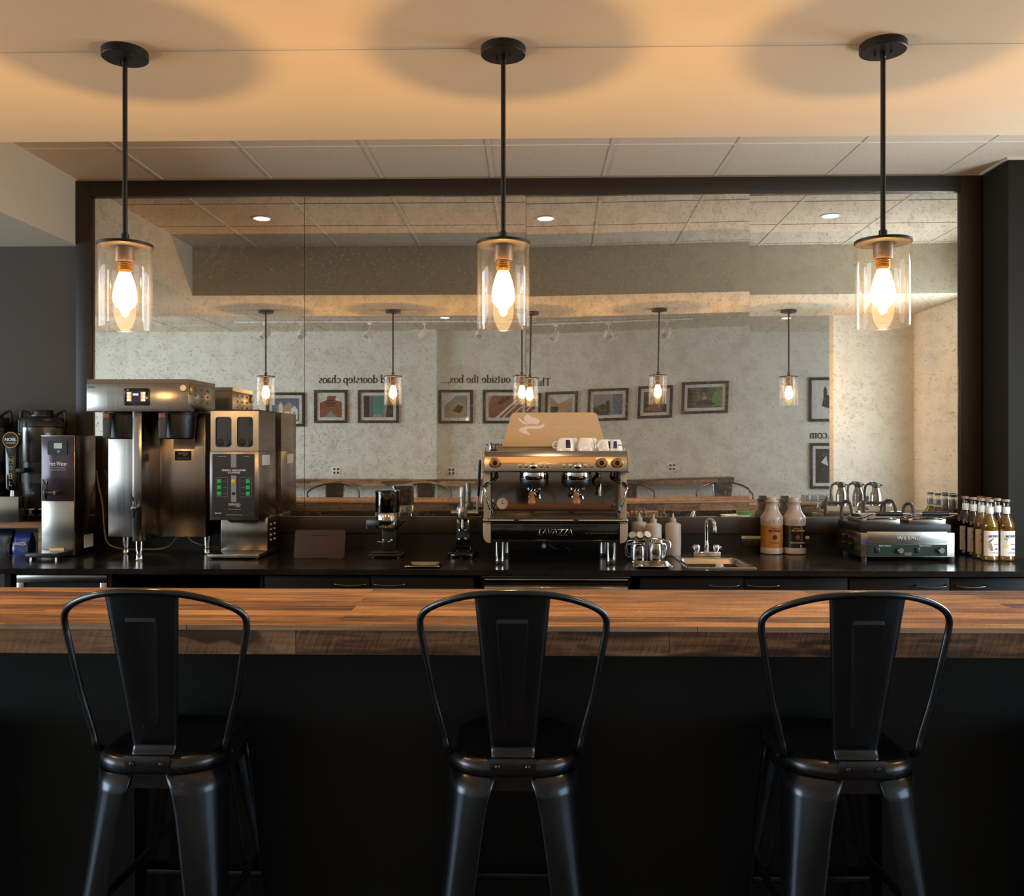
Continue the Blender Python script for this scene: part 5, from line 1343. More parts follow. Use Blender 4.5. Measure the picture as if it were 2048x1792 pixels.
# brewing groups
for i, (a, hx) in enumerate(((1068, 1063.5), (1154, 1149.5))):
    Lg = 4.54; xg_ = ax(a, Lg)
    g = WB().lathe([(0, Z(944) - Z(975) + 0.0), (0.072, Z(944) - Z(975)), (0.074, 0.045), (0.072, 0.040)], (xg_, Lg, az(a, 975, Lg)), 48).build('group_head', M['chrome'], r)
    zb0 = az(a, 975, Lg)
    WB().lathe([(0.072, 0.041), (0.073, 0.036), (0.070, 0.012), (0.062, 0.002), (0.0, 0.0)], (xg_, Lg, zb0), 48).build('group_shell', M['black_plastic'], g)
    pf = WB().lathe([(0.0, -0.026), (0.020, -0.024), (0.034, -0.014), (0.042, -0.010), (0.043, 0.000), (0.0, 0.001)], (xg_, Lg - 0.005, zb0), 32)
    pf.tube([(xg_, Lg - 0.03, zb0 - 0.010), (ax(hx, Lg), Lg - 0.085, zb0 - 0.022)], [0.012, 0.008], 12)
    pf.tube(smooth_path([(xg_ - 0.004, Lg, zb0 - 0.02), (xg_ + 0.01, Lg, zb0 - 0.040), (xg_ + 0.024, Lg - 0.002, zb0 - 0.044), (xg_ + 0.028, Lg, zb0 - 0.056)], 4), 0.006, 8)
    pf.tube(smooth_path([(xg_ + 0.004, Lg, zb0 - 0.02), (xg_ - 0.01, Lg, zb0 - 0.040), (xg_ - 0.02, Lg - 0.002, zb0 - 0.044), (xg_ - 0.022, Lg, zb0 - 0.054)], 4), 0.006, 8)
    p_ = pf.build('portafilter', M['chrome'], r)
    hp = [(ax(hx, Lg), Lg - 0.085, zb0 - 0.022), (ax(hx, Lg), Lg - 0.12, zb0 - 0.036), (ax(hx, Lg), Lg - 0.15, zb0 - 0.048), (ax(hx, Lg), Lg - 0.185, zb0 - 0.060), (ax(hx, Lg), Lg - 0.200, zb0 - 0.065), (ax(hx, Lg), Lg - 0.206, zb0 - 0.067)]
    WB().tube(hp, [0.010, 0.013, 0.016, 0.0195, 0.015, 0.004], 20).build('portafilter_handle', M['walnut'], p_, smooth=60)
# steam wands
for s_, pp in ((-1, [(990, 946), (991, 956), (984, 963), (974, 968), (968, 976), (976, 1005), (983, 1024)]), (1, [(1229, 946), (1230, 957), (1238, 963), (1248, 968), (1254, 975), (1246, 1005), (1238, 1024)])):
    Ls = [4.56, 4.54, 4.52, 4.50, 4.48, 4.47, 4.47]
    wd_ = WB().tube(smooth_path([tuple(at(a, b, l)) for (a, b), l in zip(pp, Ls)], 6), 0.0055, 10).build('steam_wand', M['chrome'], r)
    q = [tuple(at(a, b, l)) for (a, b), l in zip(pp, Ls)]
    WB().tube(smooth_path([q[1], q[2], q[3], q[4]], 4), 0.0095, 10).build('wand_grip', M['black_plastic'], wd_)
    WB().lathe([(0, -0.008), (0.0075, -0.006), (0.009, 0.008), (0.006, 0.012)], q[-1], 14).build('wand_tip', M['chrome'], wd_)
WB().tube([tuple(at(1199, 946, 4.56)), tuple(at(1199, 960, 4.56)), tuple(at(1200, 992, 4.54))], [0.007, 0.010, 0.009], 12).lathe([(0, -0.012), (0.006, -0.010), (0.007, 0.0)], tuple(at(1200, 992, 4.54)), 12).build('water_spout', M['chrome'], r)
WB().prism([(ax(1187, 4.55), az(1187, 962, 4.55)), (ax(1196, 4.55), az(1196, 952, 4.55)), (ax(1203, 4.55), az(1203, 955, 4.55)), (ax(1200, 4.55), az(1200, 975, 4.55)), (ax(1192, 4.55), az(1192, 974, 4.55))], 4.54, 4.56, 'y', 0.003).build('spout_guard', M['black_plastic'], r)
gc = (X(1005, YBp), YBp - 0.004, az(1005, 1006.5, YBp))
ga = WB().lathe([(0.026, -0.003), (0.030, -0.010), (0.031, -0.006), (0.031, 0.0)], gc, 36, 'y').build('gauge_bezel', M['chrome'], r)
WB().lathe([(0, -0.004), (0.027, -0.004)], gc, 36, 'y').build('gauge_face', M['label_white'], ga)
WB().box(gc[0] - 0.001, gc[0] + 0.001, gc[1] - 0.006, gc[1] - 0.005, gc[2], gc[2] + 0.016).box(gc[0] - 0.006, gc[0] + 0.006, gc[1] - 0.006, gc[1] - 0.005, gc[2] - 0.002, gc[2] + 0.002).build('gauge_needle', M['ink'], ga, smooth=0)
for px_, L_ in ((999.5, 4.47), (1222, 4.47), (1010, 4.80), (1207.5, 4.80)):
    x_ = ax(px_, L_)
    WB().lathe([(0.024, Z(1085) - ZK), (0.0245, 0.016), (0.0245, 0.016)], (x_, L_, ZK), 32).build('leg', M['polish'], r)
    WB().lathe([(0, 0.0), (0.022, 0.0), (0.0245, 0.003), (0.0245, 0.017)], (x_, L_, ZK), 32).build('rubber_foot', M['black_plastic'], r)
WB().cyl(tuple(at(1088, 1089, 4.6)), tuple(at(1088, 1092, 4.56)), 0.009, 0.011).build('drain_knob', M['label_white'], r)
WB().tube(smooth_path([tuple(at(1094, 1088, 4.7)), tuple(at(1110, 1098, 4.72)), tuple(at(1125, 1092, 4.74)), tuple(at(1140, 1104, 4.78))], 6), 0.009, 10).build('drain_hose', M['black_plastic'], r)

# ------------------------------------------------------------------ cups on the machine
def make_cup(nm, R, h):
    c_ = thing(nm, 'x', 'cup')
    # stands upside down on its rim
    prof = [(R - 0.003, 0.0), (R, 0.0), (R * 1.0, 0.006), (R * .93, h * .45), (R * .80, h * .82), (R * .68, h * .97), (R * .60, h), (0, h), (0, h - 0.005), (R * .6, h - 0.006), (R * .85, h * .45), (R - 0.003, 0.0)]
    MB().lathe(prof, (0, 0, 0), 40).build('bowl', M['white'], c_, smooth=50)
    MB().tube(smooth_path([(-R * .86, 0, h * .72), (-R * 1.25, 0, h * .66), (-R * 1.42, 0, h * .42), (-R * 1.25, 0, h * .22), (-R * .95, 0, h * .24)], 5), 0.0055, 8, flat=0.7).build('handle', M['white'], c_)
    def fn(u, v):
        a = rad(-90) + (u - 0.5) * 0.55 + 0.12
        z = h * (0.22 + 0.62 * v)
        t = z / h
        rr = R * (1.0 - 0.16 * t ** 2 * 1.3) + 0.0008
        rr = (R * (1.0 + (0.93 - 1.0) * (t / .45)) if t < .45 else R * (.93 + (.80 - .93) * (t - .45) / .37)) + 0.0009
        return (rr * math.cos(a), rr * math.sin(a), z)
    MB().grid(fn, 8, 8).build('logo_patch', pmat('navy_patch', '141a2c' if R > 0.04 else '1e2a78', 0.3), c_, smooth=60)
    return c_
cb = make_cup('cappuccino_cup', 0.048, 0.066); ce = make_cup('espresso_cup', 0.036, 0.058)
gname = 'white cups on top of the espresso machine'
zcup = zC_ + 0.0035
for i, (px_, L_, rz, lb, big) in enumerate(((1132, 4.56, 6, 'large white upside down cup, leftmost in the front row', 1), (1172, 4.56, -115, 'large white upside down cup, second in the front row', 1), (1141, 4.66, 150, 'large white cup behind the leftmost cup', 1), (1180, 4.66, 150, 'large white cup in the back row, second from left', 1),
                                            (1208, 4.55, 48, 'small white espresso cup, third in the front row', 0), (1231, 4.55, -175 + 160, 'small white espresso cup at the right end of the front row', 0), (1217, 4.64, 170, 'small white espresso cup in the back row', 0))):
    src = cb if big else ce
    o = src if i in (0, 4) else copy_tree(src)
    o.location = (ax(px_, L_), L_, zcup); o.rotation_euler = (0, 0, rad(rz)); o['label'] = lb; o['group'] = gname

# ------------------------------------------------------------------ milk pitchers with thermometers
def make_pitcher():
    c_ = thing('milk_pitcher', 'x', 'pitcher')
    h, R = 0.094, 0.038
    def fn(u, v):
        a = 2 * PI * u
        rr = R * (1 + 0.03 * math.sin(PI * v) - 0.10 * v * v)
        if v < 0.06: rr = R * (0.90 + 0.10 * (v / .06) ** .5)
        sp = max(0, math.cos(a + PI / 2)) ** 12 * max(0, (v - .75) / .25) ** 1.5 * 0.016
        return ((rr) * math.cos(a), (rr + sp) * math.sin(a), h * v)
    m = MB().grid(fn, 48, 24, closed_u=True)
    m.lathe([(0, 0.0005), (R * .9, 0.0005)], (0, 0, 0), 48)
    m.build('body', M['polish'], c_, smooth=60, thick=0.001)
    MB().tube([(-R * .92, 0, h * .93), (-R * 1.5, 0, h * .93), (-R * 1.72, 0, h * .80), (-R * 1.62, 0, h * .36), (-R * 1.28, 0, h * .22), (-R * .98, 0, h * .27)], 0.0018, 8, flat=2.0).build('handle', M['chrome'], c_)
    return c_
p0 = make_pitcher()
PT = [(1276.5, 4.575, 0, 'polished steel milk pitcher, front left, handle to the left'), (1310.5, 4.575, 180 + 25, 'polished steel milk pitcher, front right, handle to the right'),
      (1277, 4.67, 20, 'polished steel milk pitcher, back left, holding thermometers'), (1314, 4.67, 160, 'polished steel milk pitcher, back right')]
for i, (px_, L_, rz, lb) in enumerate(PT):
    o = p0 if i == 0 else copy_tree(p0)
    o.location = (ax(px_, L_), L_, ZK); o.rotation_euler = (0, 0, rad(rz)); o['label'] = lb; o['group'] = 'milk pitchers on the back counter'
    if i >= 2: o.scale = (1.05, 1.05, 1.12)
def make_thermo():
    c_ = thing('milk_thermometer', 'x', 'thermometer')
    MB().lathe([(0, 0.003), (0.0185, 0.003), (0.0205, 0.0), (0.0205, -0.006), (0.012, -0.010), (0, -0.010)], (0, 0, 0), 28).build('dial', M['chrome'], c_)
    MB().lathe([(0, 0.0036), (0.017, 0.0036)], (0, 0, 0), 24).build('dial_face', M['paper'], c_)
    MB().cyl((0, 0, -0.010), (0, 0, -0.085), 0.0018).build('probe', M['chrome'], c_)
    return c_
t0_ = make_thermo()
for i, (px_, py_, e, lb) in enumerate(((1264.5, 1070, (55, -32, 0), 'round milk thermometer tilted left in the back pitcher'), (1280, 1070, (58, 2, 0), 'round milk thermometer facing forward in the back pitcher'), (1295, 1069, (50, 36, 0), 'round milk thermometer tilted right in the back pitcher'))):
    o = t0_ if i == 0 else copy_tree(t0_)
    o.location = tuple(at(px_, py_, 4.66)); o.rotation_euler = tuple(rad(v) for v in e); o['label'] = lb; o['group'] = 'thermometers in the milk pitchers'

# ------------------------------------------------------------------ squeeze bottles
M['ldpe'] = pmat('milky_plastic', 'b5aaa0', 0.45, trans=0.0)
def make_squeeze():
    c_ = thing('squeeze_bottle', 'x', 'squeeze bottle')
    R = 0.0425
    MB().lathe([(0, 0.001), (R * .93, 0.001), (R, 0.006), (R, 0.160), (R * .96, 0.167), (R * .80, 0.172), (R * .45, 0.176), (R * .40, 0.180), (0, 0.180)], (0, 0, 0), 40).build('body', M['ldpe'], c_, smooth=50)
    MB().lathe([(0, 0.180), (R * .34, 0.180), (R * .40, 0.183), (R * .40, 0.196), (R * .30, 0.199), (0.0075, 0.200), (0.0035, 0.226), (0, 0.226)], (0, 0, 0), 24).build('nozzle_cap', M['ldpe'], c_, smooth=40)
    MB().lathe([(0.0036, 0.225), (0.0045, 0.226), (0.004, 0.232), (0, 0.233)], (0, 0, 0), 12).build('tip', pmat('red_tip', '4a1c14', 0.5), c_)
    return c_
s0 = make_squeeze()
for i, (px_, L_, lb) in enumerate(((1278.5, 4.90, 'milky squeeze bottle nearest the espresso machine, behind the pitchers'), (1307, 4.80, 'milky squeeze bottle in the middle, behind the pitchers'), (1346, 4.83, 'milky squeeze bottle right of the pitchers, standing clear of them'))):
    o = s0 if i == 0 else copy_tree(s0)
    o.location = (ax(px_, L_), L_, ZK); o['label'] = lb; o['group'] = 'milky plastic squeeze bottles'

# ------------------------------------------------------------------ sink and faucet
r = thing('sink', 'small rectangular stainless drop-in sink with a flat rim', 'sink', ((SX0 + SX1) / 2, (SYa + SYb) / 2, ZK))
W_, D_ = SX1 - SX0 + 0.024, SYb - SYa + 0.024
m = MB()
def rr4(x0, x1, y0, y1, rad_): return [(x, y) for x, y in rrect(x1 - x0, y1 - y0, rad_, (x0 + x1) / 2, (y0 + y1) / 2)]
hx_, hy_ = W_ / 2, D_ / 2
R = [(rr4(-hx_, hx_, -hy_, hy_, 0.01), 0.001), (rr4(-hx_ + 0.002, hx_ - 0.002, -hy_ + 0.002, hy_ - 0.002, 0.01), 0.005), (rr4(-hx_ + 0.010, hx_ - 0.010, -hy_ + 0.010, hy_ - 0.010, 0.01), 0.003),
     (rr4(-hx_ + 0.022, hx_ - 0.022, -hy_ + 0.035, hy_ - 0.15, 0.03), 0.003), (rr4(-hx_ + 0.026, hx_ - 0.026, -hy_ + 0.039, hy_ - 0.154, 0.03), -0.004), (rr4(-hx_ + 0.034, hx_ - 0.034, -hy_ + 0.047, hy_ - 0.162, 0.03), -0.130), (rr4(-hx_ + 0.06, hx_ - 0.06, -hy_ + 0.073, hy_ - 0.188, 0.02), -0.145)]
V = [[m.bm.verts.new((x, y, z)) for x, y in ring_] for ring_, z in R]
n = len(V[0])
for A, B in zip(V, V[1:]):
    for i in range(n): m._face([A[i], A[(i + 1) % n], B[(i + 1) % n], B[i]])
m._face(V[-1])
m.build('basin', M['steel_soft'], r, smooth=40)
Lf = 4.795; xf = ax(1413, Lf)
f = thing('sink_faucet', 'chrome bar faucet with two round handles behind the small sink', 'faucet', (xf, Lf, ZK + 0.003))
MB().box(-0.072, 0.072, -0.02, 0.02, 0, 0.024, 0.006).build('base', M['chrome'], f)
MB().tube(smooth_path([(0, 0, 0.02), (0, 0, 0.06), (0, 0, 0.13), (0.0, -0.004, 0.175), (0.012, -0.03, 0.194), (0.022, -0.065, 0.186), (0.026, -0.085, 0.160), (0.026, -0.088, 0.135)], 5), [0.013] * 6 + [0.0105] * 30, 16).build('spout', M['chrome'], f)
for s_ in (-1, 1):
    MB().lathe([(0.012, 0.024), (0.012, 0.028), (0.019, 0.030), (0.021, 0.050), (0.016, 0.060), (0, 0.061)], (s_ * 0.052, 0, 0), 24).box(s_ * 0.052 - 0.008 + s_ * 0.018, s_ * 0.052 + 0.008 + s_ * 0.018, -0.005, 0.005, 0.038, 0.052, 0.002).build('handle', M['chrome'], f)
o = WB().lathe([(0, -0.03), (0.019, -0.03), (0.021, 0.0), (0.018, 0.014), (0.010, 0.017), (0, 0.017)], tuple(at(1439, 1134, 4.46)), 20).build('bottle_cap', M['ldpe'], None)
o.location.z = 0
tag(o, 'white plastic cap sitting up in the small sink', 'cap')
for v in o.data.vertices: v.co.z += 0.0

# ------------------------------------------------------------------ syrup jugs
def make_jug(label_mat, ink, flavor, lb):
    c_ = thing('sauce_jug', lb, 'sauce bottle', (0, 0, 0), 0, 'tan plastic sauce jugs on the back counter')
    q = 0.00271
    H = lambda py: (1380 - py) / 9.309 * q
    W = lambda v: v / 9.309 * q
    F = 207
    MB().lathe([(0, 0.001), (W(190), 0.001), (W(F), H(1362)), (W(F), H(1275)), (W(F - 8), H(1258)), (W(F - 8), H(845)), (W(F), H(828)), (W(F - 3), H(812)), (W(F), H(800)), (W(F), H(700)), (W(195), H(675)), (W(160), H(630)), (W(125), H(570)), (W(108), H(500)), (W(103), H(430)), (W(118), H(412)), (W(115), H(392)), (W(85), H(385)), (0, H(384))], (0, 0, 0), 56).build('jug_body', pmat('jug_tan_' + flavor, 'a39488', 0.35, coat=0.2), c_, smooth=45)
    MB().lathe([(W(85), H(385)), (W(86), H(340)), (W(78), H(330)), (0, H(329))], (0, 0, 0), 32).build('cap', M['ldpe'], c_)
    MB().lathe([(W(F - 6), H(1256)), (W(F - 6), H(848))], (0, 0, 0), 56).build('wrap_label', label_mat, c_)
    yl = -W(F - 4) - 0.0005
    text('MONIN', W(225), (W(8), yl, H(935)), ink, c_, height=W(46), bold=0.02, name='lettering')
    text('Le Sauce de', W(170), (W(8), yl, H(890)), ink, c_, height=W(20), shear=0.2)
    text('Caramel' if flavor == 'a' else 'Dark Chocolate', W(150 if flavor == 'a' else 250), (W(5), yl, H(1155)), ink if flavor == 'a' else M['label_white'], c_, height=W(28))
    MB().lathe([(0, -0.001), (W(42), -0.001), (W(42), 0.0)], (W(8), -W(F - 5) - 0.0008, H(1058)), 24, 'y').build('emblem', M['ink'] if flavor == 'a' else pmat('emblem_brown', '6a4028', 0.5), c_)
    for u_, v_ in ((-W(38), H(770)), (W(110), H(760))):
        a_ = -PI / 2 + u_ / W(F)
        MB().lathe([(W(34), -0.0012), (W(42), -0.0012), (W(42), 0.001), (W(34), 0.001)], (0, 0, 0), 24, 'y').build('embossed_ring', pmat('jug_ring', 'a08674', 0.35), c_, loc=(W(F) * math.cos(a_), W(F) * math.sin(a_), v_), rot=(0, 0, a_ + PI / 2))
    return c_
j = make_jug(pmat('label_orange', 'a0641e', 0.4), M['ink'], 'a', 'tan sauce jug with an orange label, left of the pair')
j.location = (ax(1543.3, 4.93), 4.93, ZK)
j = make_jug(pmat('label_brown', '201512', 0.25, coat=0.3), pmat('gold_ink', 'b88a3c', 0.4), 'b', 'tan sauce jug with a dark brown label, right of the pair')
j.location = (ax(1588.5, 4.93), 4.93, ZK)
r = thing('power_outlet', 'black power outlet with a white label strip behind the sauce jugs', 'power outlet', (ax(1550, 5.018), 5.018, az(1550, 1085, 5.018)))
zc_ = az(1550, 1085, 5.018)
WB().box(ax(1483, 5.018), ax(1617, 5.018), 5.010, 5.018, az(1550, 1094, 5.018), az(1550, 1078, 5.018), 0.002).build('cover_plate', M['black_plastic'], r)
WB().box(ax(1482.5, 5.018), ax(1617.5, 5.018), 5.008, 5.018, az(1550, 1077, 5.018), az(1550, 1072, 5.018)).build('label_strip', M['label_white'], r, smooth=0)
wtext('BLENDER OUTLET', 26, 1504, 1074.6, 5.0078, M['ink'], r, height=0.006)

# ------------------------------------------------------------------ panini press
Lp = 4.60; kp = Lp / FPX
px0, px1 = ax(1722, Lp), ax(1909.5, Lp)
r = thing('panini_press', 'stainless double panini press with two black grip handles and green control panel', 'sandwich press', ((px0 + px1) / 2, Lp, ZK))
z0_, z1_ = az(1800, 1114.4, Lp), az(1800, 1064, Lp)
YP1 = 4.93
WB().box(px0, px1, Lp, YP1, z0_, z1_ - 0.004, 0.003).build('housing', M['steel_soft'], r)
fp_ = WB().box(px0 + 0.028, px1 - 0.040, Lp - 0.006, Lp, az(1800, 1087, Lp), z1_ + 0.002, 0.002).build('front_tray', M['alu'], r)
wtext('WARING', 46, 1817, 1077, Lp - 0.0065, pmat('emboss', '8f8981', 0.5, 0.7), fp_, height=10.5 * kp, bold=0.03)
cp = WB().box(ax(1734.5, Lp), ax(1894, Lp), Lp - 0.002, Lp, az(1800, 1112.2, Lp), az(1800, 1089, Lp)).build('control_panel', pmat('panel_green', '16291f', 0.35), r, smooth=0)
for a in (1799.5, 1881):
    WB().lathe([(0, -0.016), (0.013, -0.016), (0.0155, -0.012), (0.016, -0.001), (0.016, 0)], (ax(a, Lp), Lp - 0.002, az(a, 1101, Lp)), 28, 'y').build('knob', M['alu'], cp)
    WB().box(ax(a - 11.5, Lp), ax(a - 5, Lp), Lp - 0.010, Lp - 0.002, az(a, 1100.5, Lp), az(a, 1098.8, Lp)).build('knob_pointer', M['chrome'], cp, smooth=0)
for a in (1754, 1834.5):
    WB().box(ax(a - 4.7, Lp), ax(a + 4.7, Lp), Lp - 0.007, Lp - 0.002, az(a, 1106, Lp), az(a, 1095, Lp), 0.002).build('rocker_switch', M['black_plastic'], cp)
    wtext('Panini Ottimo', 24, a + 16, 1091.5, Lp - 0.0022, M['label_white'], cp, height=0.006, shear=0.3)
WB().box(ax(1809, Lp), ax(1822.5, Lp), Lp - 0.003, Lp - 0.001, az(1800, 1110.5, Lp), az(1800, 1105, Lp)).build('nameplate', M['alu'], cp, smooth=0)
wtext('WARING', 11, 1815.7, 1107.7, Lp - 0.0032, M['ink'], cp)
o = WB().box(ax(1725, Lp), ax(1732, Lp), Lp - 0.001, Lp, az(1728, 1088, Lp), az(1728, 1078, Lp)).build('blue_sticker', pmat('sticker_blue', '28407c', 0.4), r, smooth=0)
WB().box(px0 - 0.004, px1 - 0.012, Lp + 0.01, YP1 + 0.005, z1_ - 0.004, az(1800, 1049, Lp), 0.006).build('drip_surround', M['black_metal'], r)
zl = az(1800, 1050, Lp)
lv = WB()
for i in range(3):
    for jx in range(2):
        yv = Lp + 0.06 + 0.095 * i; zv = z0_ + 0.030 + 0.038 * jx
        lv.prism([(yv, zv), (yv + 0.07, zv), (yv + 0.07, zv + 0.018), (yv + 0.05, zv + 0.026), (yv, zv + 0.026)], px0 - 0.012, px0, 'x')
lv.build('side_louvres', M['polish'], r, smooth=0)
for (a, b, g0, g1, gy) in ((1725, 1800, 1752, 1804.5, 1028), (1817, 1892, 1845, 1896.5, 1027.5)):
    L1 = Lp + 0.03
    xa_, xb_ = ax(a, L1), ax(b, L1)
    zt_ = az(a, 1037, L1)
    pl_ = WB().box(xa_, xb_, L1, L1 + 0.22, zl - 0.002, zt_, 0.004).build('upper_plate', M['steel_soft'], r)
    rb = WB()
    for i in range(14):
        x = xa_ + 0.01 + (xb_ - xa_ - 0.02) * i / 13
        rb.box(x - 0.002, x + 0.002, L1 - 0.002, L1 + 0.20, zl - 0.010, zl - 0.002)
    rb.build('grill_ribs', M['black_metal'], pl_, smooth=0)
    WB().prism([(L1 + 0.02, zt_), (L1 + 0.05, zt_ + 0.016), (L1 + 0.17, zt_ + 0.016), (L1 + 0.20, zt_)], xa_ + 0.01, xb_ - 0.01, 'x').build('plate_cover', M['steel_soft'], pl_, smooth=0)
    zg = az(a, gy, L1 - 0.05)
    xg0, xg1 = ax(g0, L1 - 0.05), ax(g1, L1 - 0.05)
    xl_ = xa_ + 0.0; xr_ = xb_ - 0.01
    hb = WB().tube(smooth_path([(xl_ - 0.004, L1 + 0.06, zt_ + 0.000), (xl_ + 0.006, L1 + 0.0, zt_ + 0.006), (xl_ + 0.028, L1 - 0.045, zg - 0.004), (xl_ + 0.045, L1 - 0.05, zg), (xg0 + 0.02, L1 - 0.05, zg), (xg1 - 0.02, L1 - 0.05, zg), (xr_ + 0.036, L1 - 0.05, zg), (xr_ + 0.040, L1 - 0.045, zg - 0.006), (xr_ + 0.012, L1 + 0.0, zt_ + 0.006), (xr_ + 0.004, L1 + 0.06, zt_)], 5), 0.0048, 10).build('handle_bar', M['chrome'], pl_)
    WB().cyl((xg0, L1 - 0.05, zg), (xg1, L1 - 0.05, zg), 0.0105, None, 20).build('grip', M['black_plastic'], hb)
    WB().tube(smooth_path([(xa_ + 0.018, L1 - 0.004, zt_ - 0.004), (xa_ + 0.05, L1 - 0.02, zt_ + 0.002), (xb_ - 0.06, L1 - 0.02, zt_ + 0.002), (xb_ - 0.02, L1 - 0.004, zt_ - 0.004)], 5), 0.004, 8).build('lift_rail', M['chrome'], pl_)
for (pts_) in ([(1683, 1040, 4.88), (1684, 1012, 4.88), (1692, 1002, 4.86), (1700, 1008, 4.82), (1705, 1030, 4.76)], [(1762, 1040, 4.88), (1765, 1010, 4.88), (1778, 1001, 4.86), (1788, 1008, 4.82), (1792, 1030, 4.76)], [(1806, 1040, 4.88), (1808, 1014, 4.88), (1818, 1007, 4.86), (1825, 1014, 4.82), (1827, 1036, 4.76)]):
    WB().tube(smooth_path([tuple(at(a, b, l)) for a, b, l in pts_], 7), 0.0085, 10).build('cable_conduit', M['grey_plastic'], r)
for a, l in ((1728, Lp + 0.03), (1903, Lp + 0.03), (1690, 4.88), (1850, 4.88)):
    WB().cyl((max(ax(a, l), px0 + 0.02), l, ZK), (max(ax(a, l), px0 + 0.02), l, z0_ + 0.002), 0.013, 0.015).build('foot', M['grey_plastic'], r)

# ------------------------------------------------------------------ flavour syrup bottles
M['clear_bottle'] = thin_glass('bottle_glass', (0.92, 0.95, 0.94), 0.07, 0.9)
def liquid(name, col, dens):
    t = NT(name)
    b = t.n('BsdfPrincipled', {'Base Color': lin(col), 'Roughness': 0.02, 'IOR': 1.33})
    b.inputs['Transmission Weight'].default_value = dens
    return t.done(b.outputs[0])
M['gold_syrup'] = liquid('gold_syrup', 'd89a10', 0.75)
M['dark_syrup'] = liquid('dark_syrup', '2a1008', 0.3)
M['amber_syrup'] = liquid('amber_syrup', 'b8741a', 0.7)
M['cap_pink'] = pmat('bottle_cap', 'a58878', 0.4)
def make_bottle(liq, art):
    c_ = thing('syrup_bottle', 'x', 'syrup bottle')
    q = 0.00257
    def H(py): return (1575 - py) / 9.846 * q
    def W(v): return v / 9.846 * q
    F = 160
    outer = [(0, 0.001), (W(150), 0.001), (W(F), H(1555)), (W(F), H(1490)), (W(F - 10), H(1478)), (W(F - 10), H(975)), (W(F), H(960)), (W(F), H(870)), (W(150), H(830)), (W(128), H(780)), (W(95), H(720)), (W(76), H(660)), (W(67), H(560)), (W(63), H(450)), (W(68), H(445)), (W(68), H(425)), (W(60), H(420))]
    MB().lathe(outer, (0, 0, 0), 48).build('bottle_body', M['clear_bottle'], c_, smooth=45)
    inner = [(0, 0.006)] + [(max(0, a - 0.0025), b) for a, b in outer[1:11]] + [(W(70), H(675)), (0, H(675))]
    inner[1] = (inner[1][0], 0.006)
    MB().lathe(inner, (0, 0, 0), 48).build('syrup', liq, c_, smooth=45)
    MB().lathe([(W(66), H(425)), (W(72), H(422)), (W(72), H(395)), (W(66), H(392)), (W(66), H(388)), (W(72), H(385)), (W(70), H(376)), (0, H(375))], (0, 0, 0), 32).build('cap', M['cap_pink'], c_)
    a0 = -PI / 2
    def lab(r_, z0, z1, ha):
        def fn(u, v):
            a = a0 + (u - .5) * 2 * ha
            return (r_ * math.cos(a), r_ * math.sin(a), z0 + (z1 - z0) * v)
        return MB().grid(fn, 20, 1)
    lab(W(F - 9) + 0.0004, H(1475), H(985), 1.25).build('label', M['label_white'], c_, smooth=60)
    lab(W(72), H(655), H(520), 1.5).build('neck_label', M['label_white'], c_, smooth=60)
    yl = -W(F - 8) - 0.0006
    text('MONIN', W(200), (W(-2), yl, H(1085)), M['ink'], c_, height=W(52), bold=0.02)
    text('Pure flavour', W(90), (W(40), yl, H(1240)), M['walnut'], c_, height=W(30))
    g = MB()
    if art == 'palm':
        g.use(M['leaf'])
        for k in range(6):
            a = rad(20 + 28 * k)
            g.prism([(W(-75), H(1150)), (W(-75) + W(85) * math.cos(a), H(1150) + W(40) * math.sin(a)), (W(-75) + W(70) * math.cos(a + .3), H(1150) + W(20) * math.sin(a + .3))], yl, yl + 0.0005)
        g.use(M['walnut']).prism([(W(-80), H(1150)), (W(-70), H(1150)), (W(-100), H(1240)), (W(-112), H(1240))], yl, yl + 0.0005)
        g.use(M['yellow_flower'])
        for k in range(5):
            a = rad(90 + 72 * k); g.prism([(W(-85), H(1265)), (W(-85) + W(42) * math.cos(a - .4), H(1265) + W(42) * math.sin(a - .4)), (W(-85) + W(42) * math.cos(a + .4), H(1265) + W(42) * math.sin(a + .4))], yl, yl + 0.0005)
    else:
        g.use(M['leaf'])
        for k in range(5):
            g.prism([(W(-110 + 18 * k), H(1240 - 22 * k)), (W(-90 + 22 * k), H(1215 - 22 * k)), (W(-60 + 22 * k), H(1160 - 8 * k)), (W(-95 + 18 * k), H(1190 - 16 * k))], yl, yl + 0.0005)
        g.use(M['walnut'])
        for k in range(4): g.prism([(W(-100 + 16 * k), H(1200 + 10 * k)), (W(-92 + 16 * k), H(1200 + 10 * k)), (W(-40 + 10 * k), H(1370)), (W(-50 + 10 * k), H(1370))], yl, yl + 0.0004)
    g.use(M['walnut']).prism(rrect(W(60), W(36), W(15), W(45), H(1335)), yl, yl + 0.0005)
    g.use(M['ink']).prism([(W(-50), H(1405)), (W(120), H(1405)), (W(120), H(1415)), (W(-50), H(1415))], yl, yl + 0.0005)
    g.build('label_art', None, c_, smooth=0)
    return c_
M['leaf'] = pmat('leaf_green', '3c6a3c', 0.6); M['yellow_flower'] = pmat('flower_yellow', 'd8b428', 0.6)
bg, bp_, bd = make_bottle(M['gold_syrup'], 'vine'), make_bottle(M['amber_syrup'], 'palm'), make_bottle(M['dark_syrup'], 'vine')
BX1, BX2 = ax(1979, 4.66), ax(2012, 4.66)
rows = [4.66, 4.752, 4.844, 4.936]
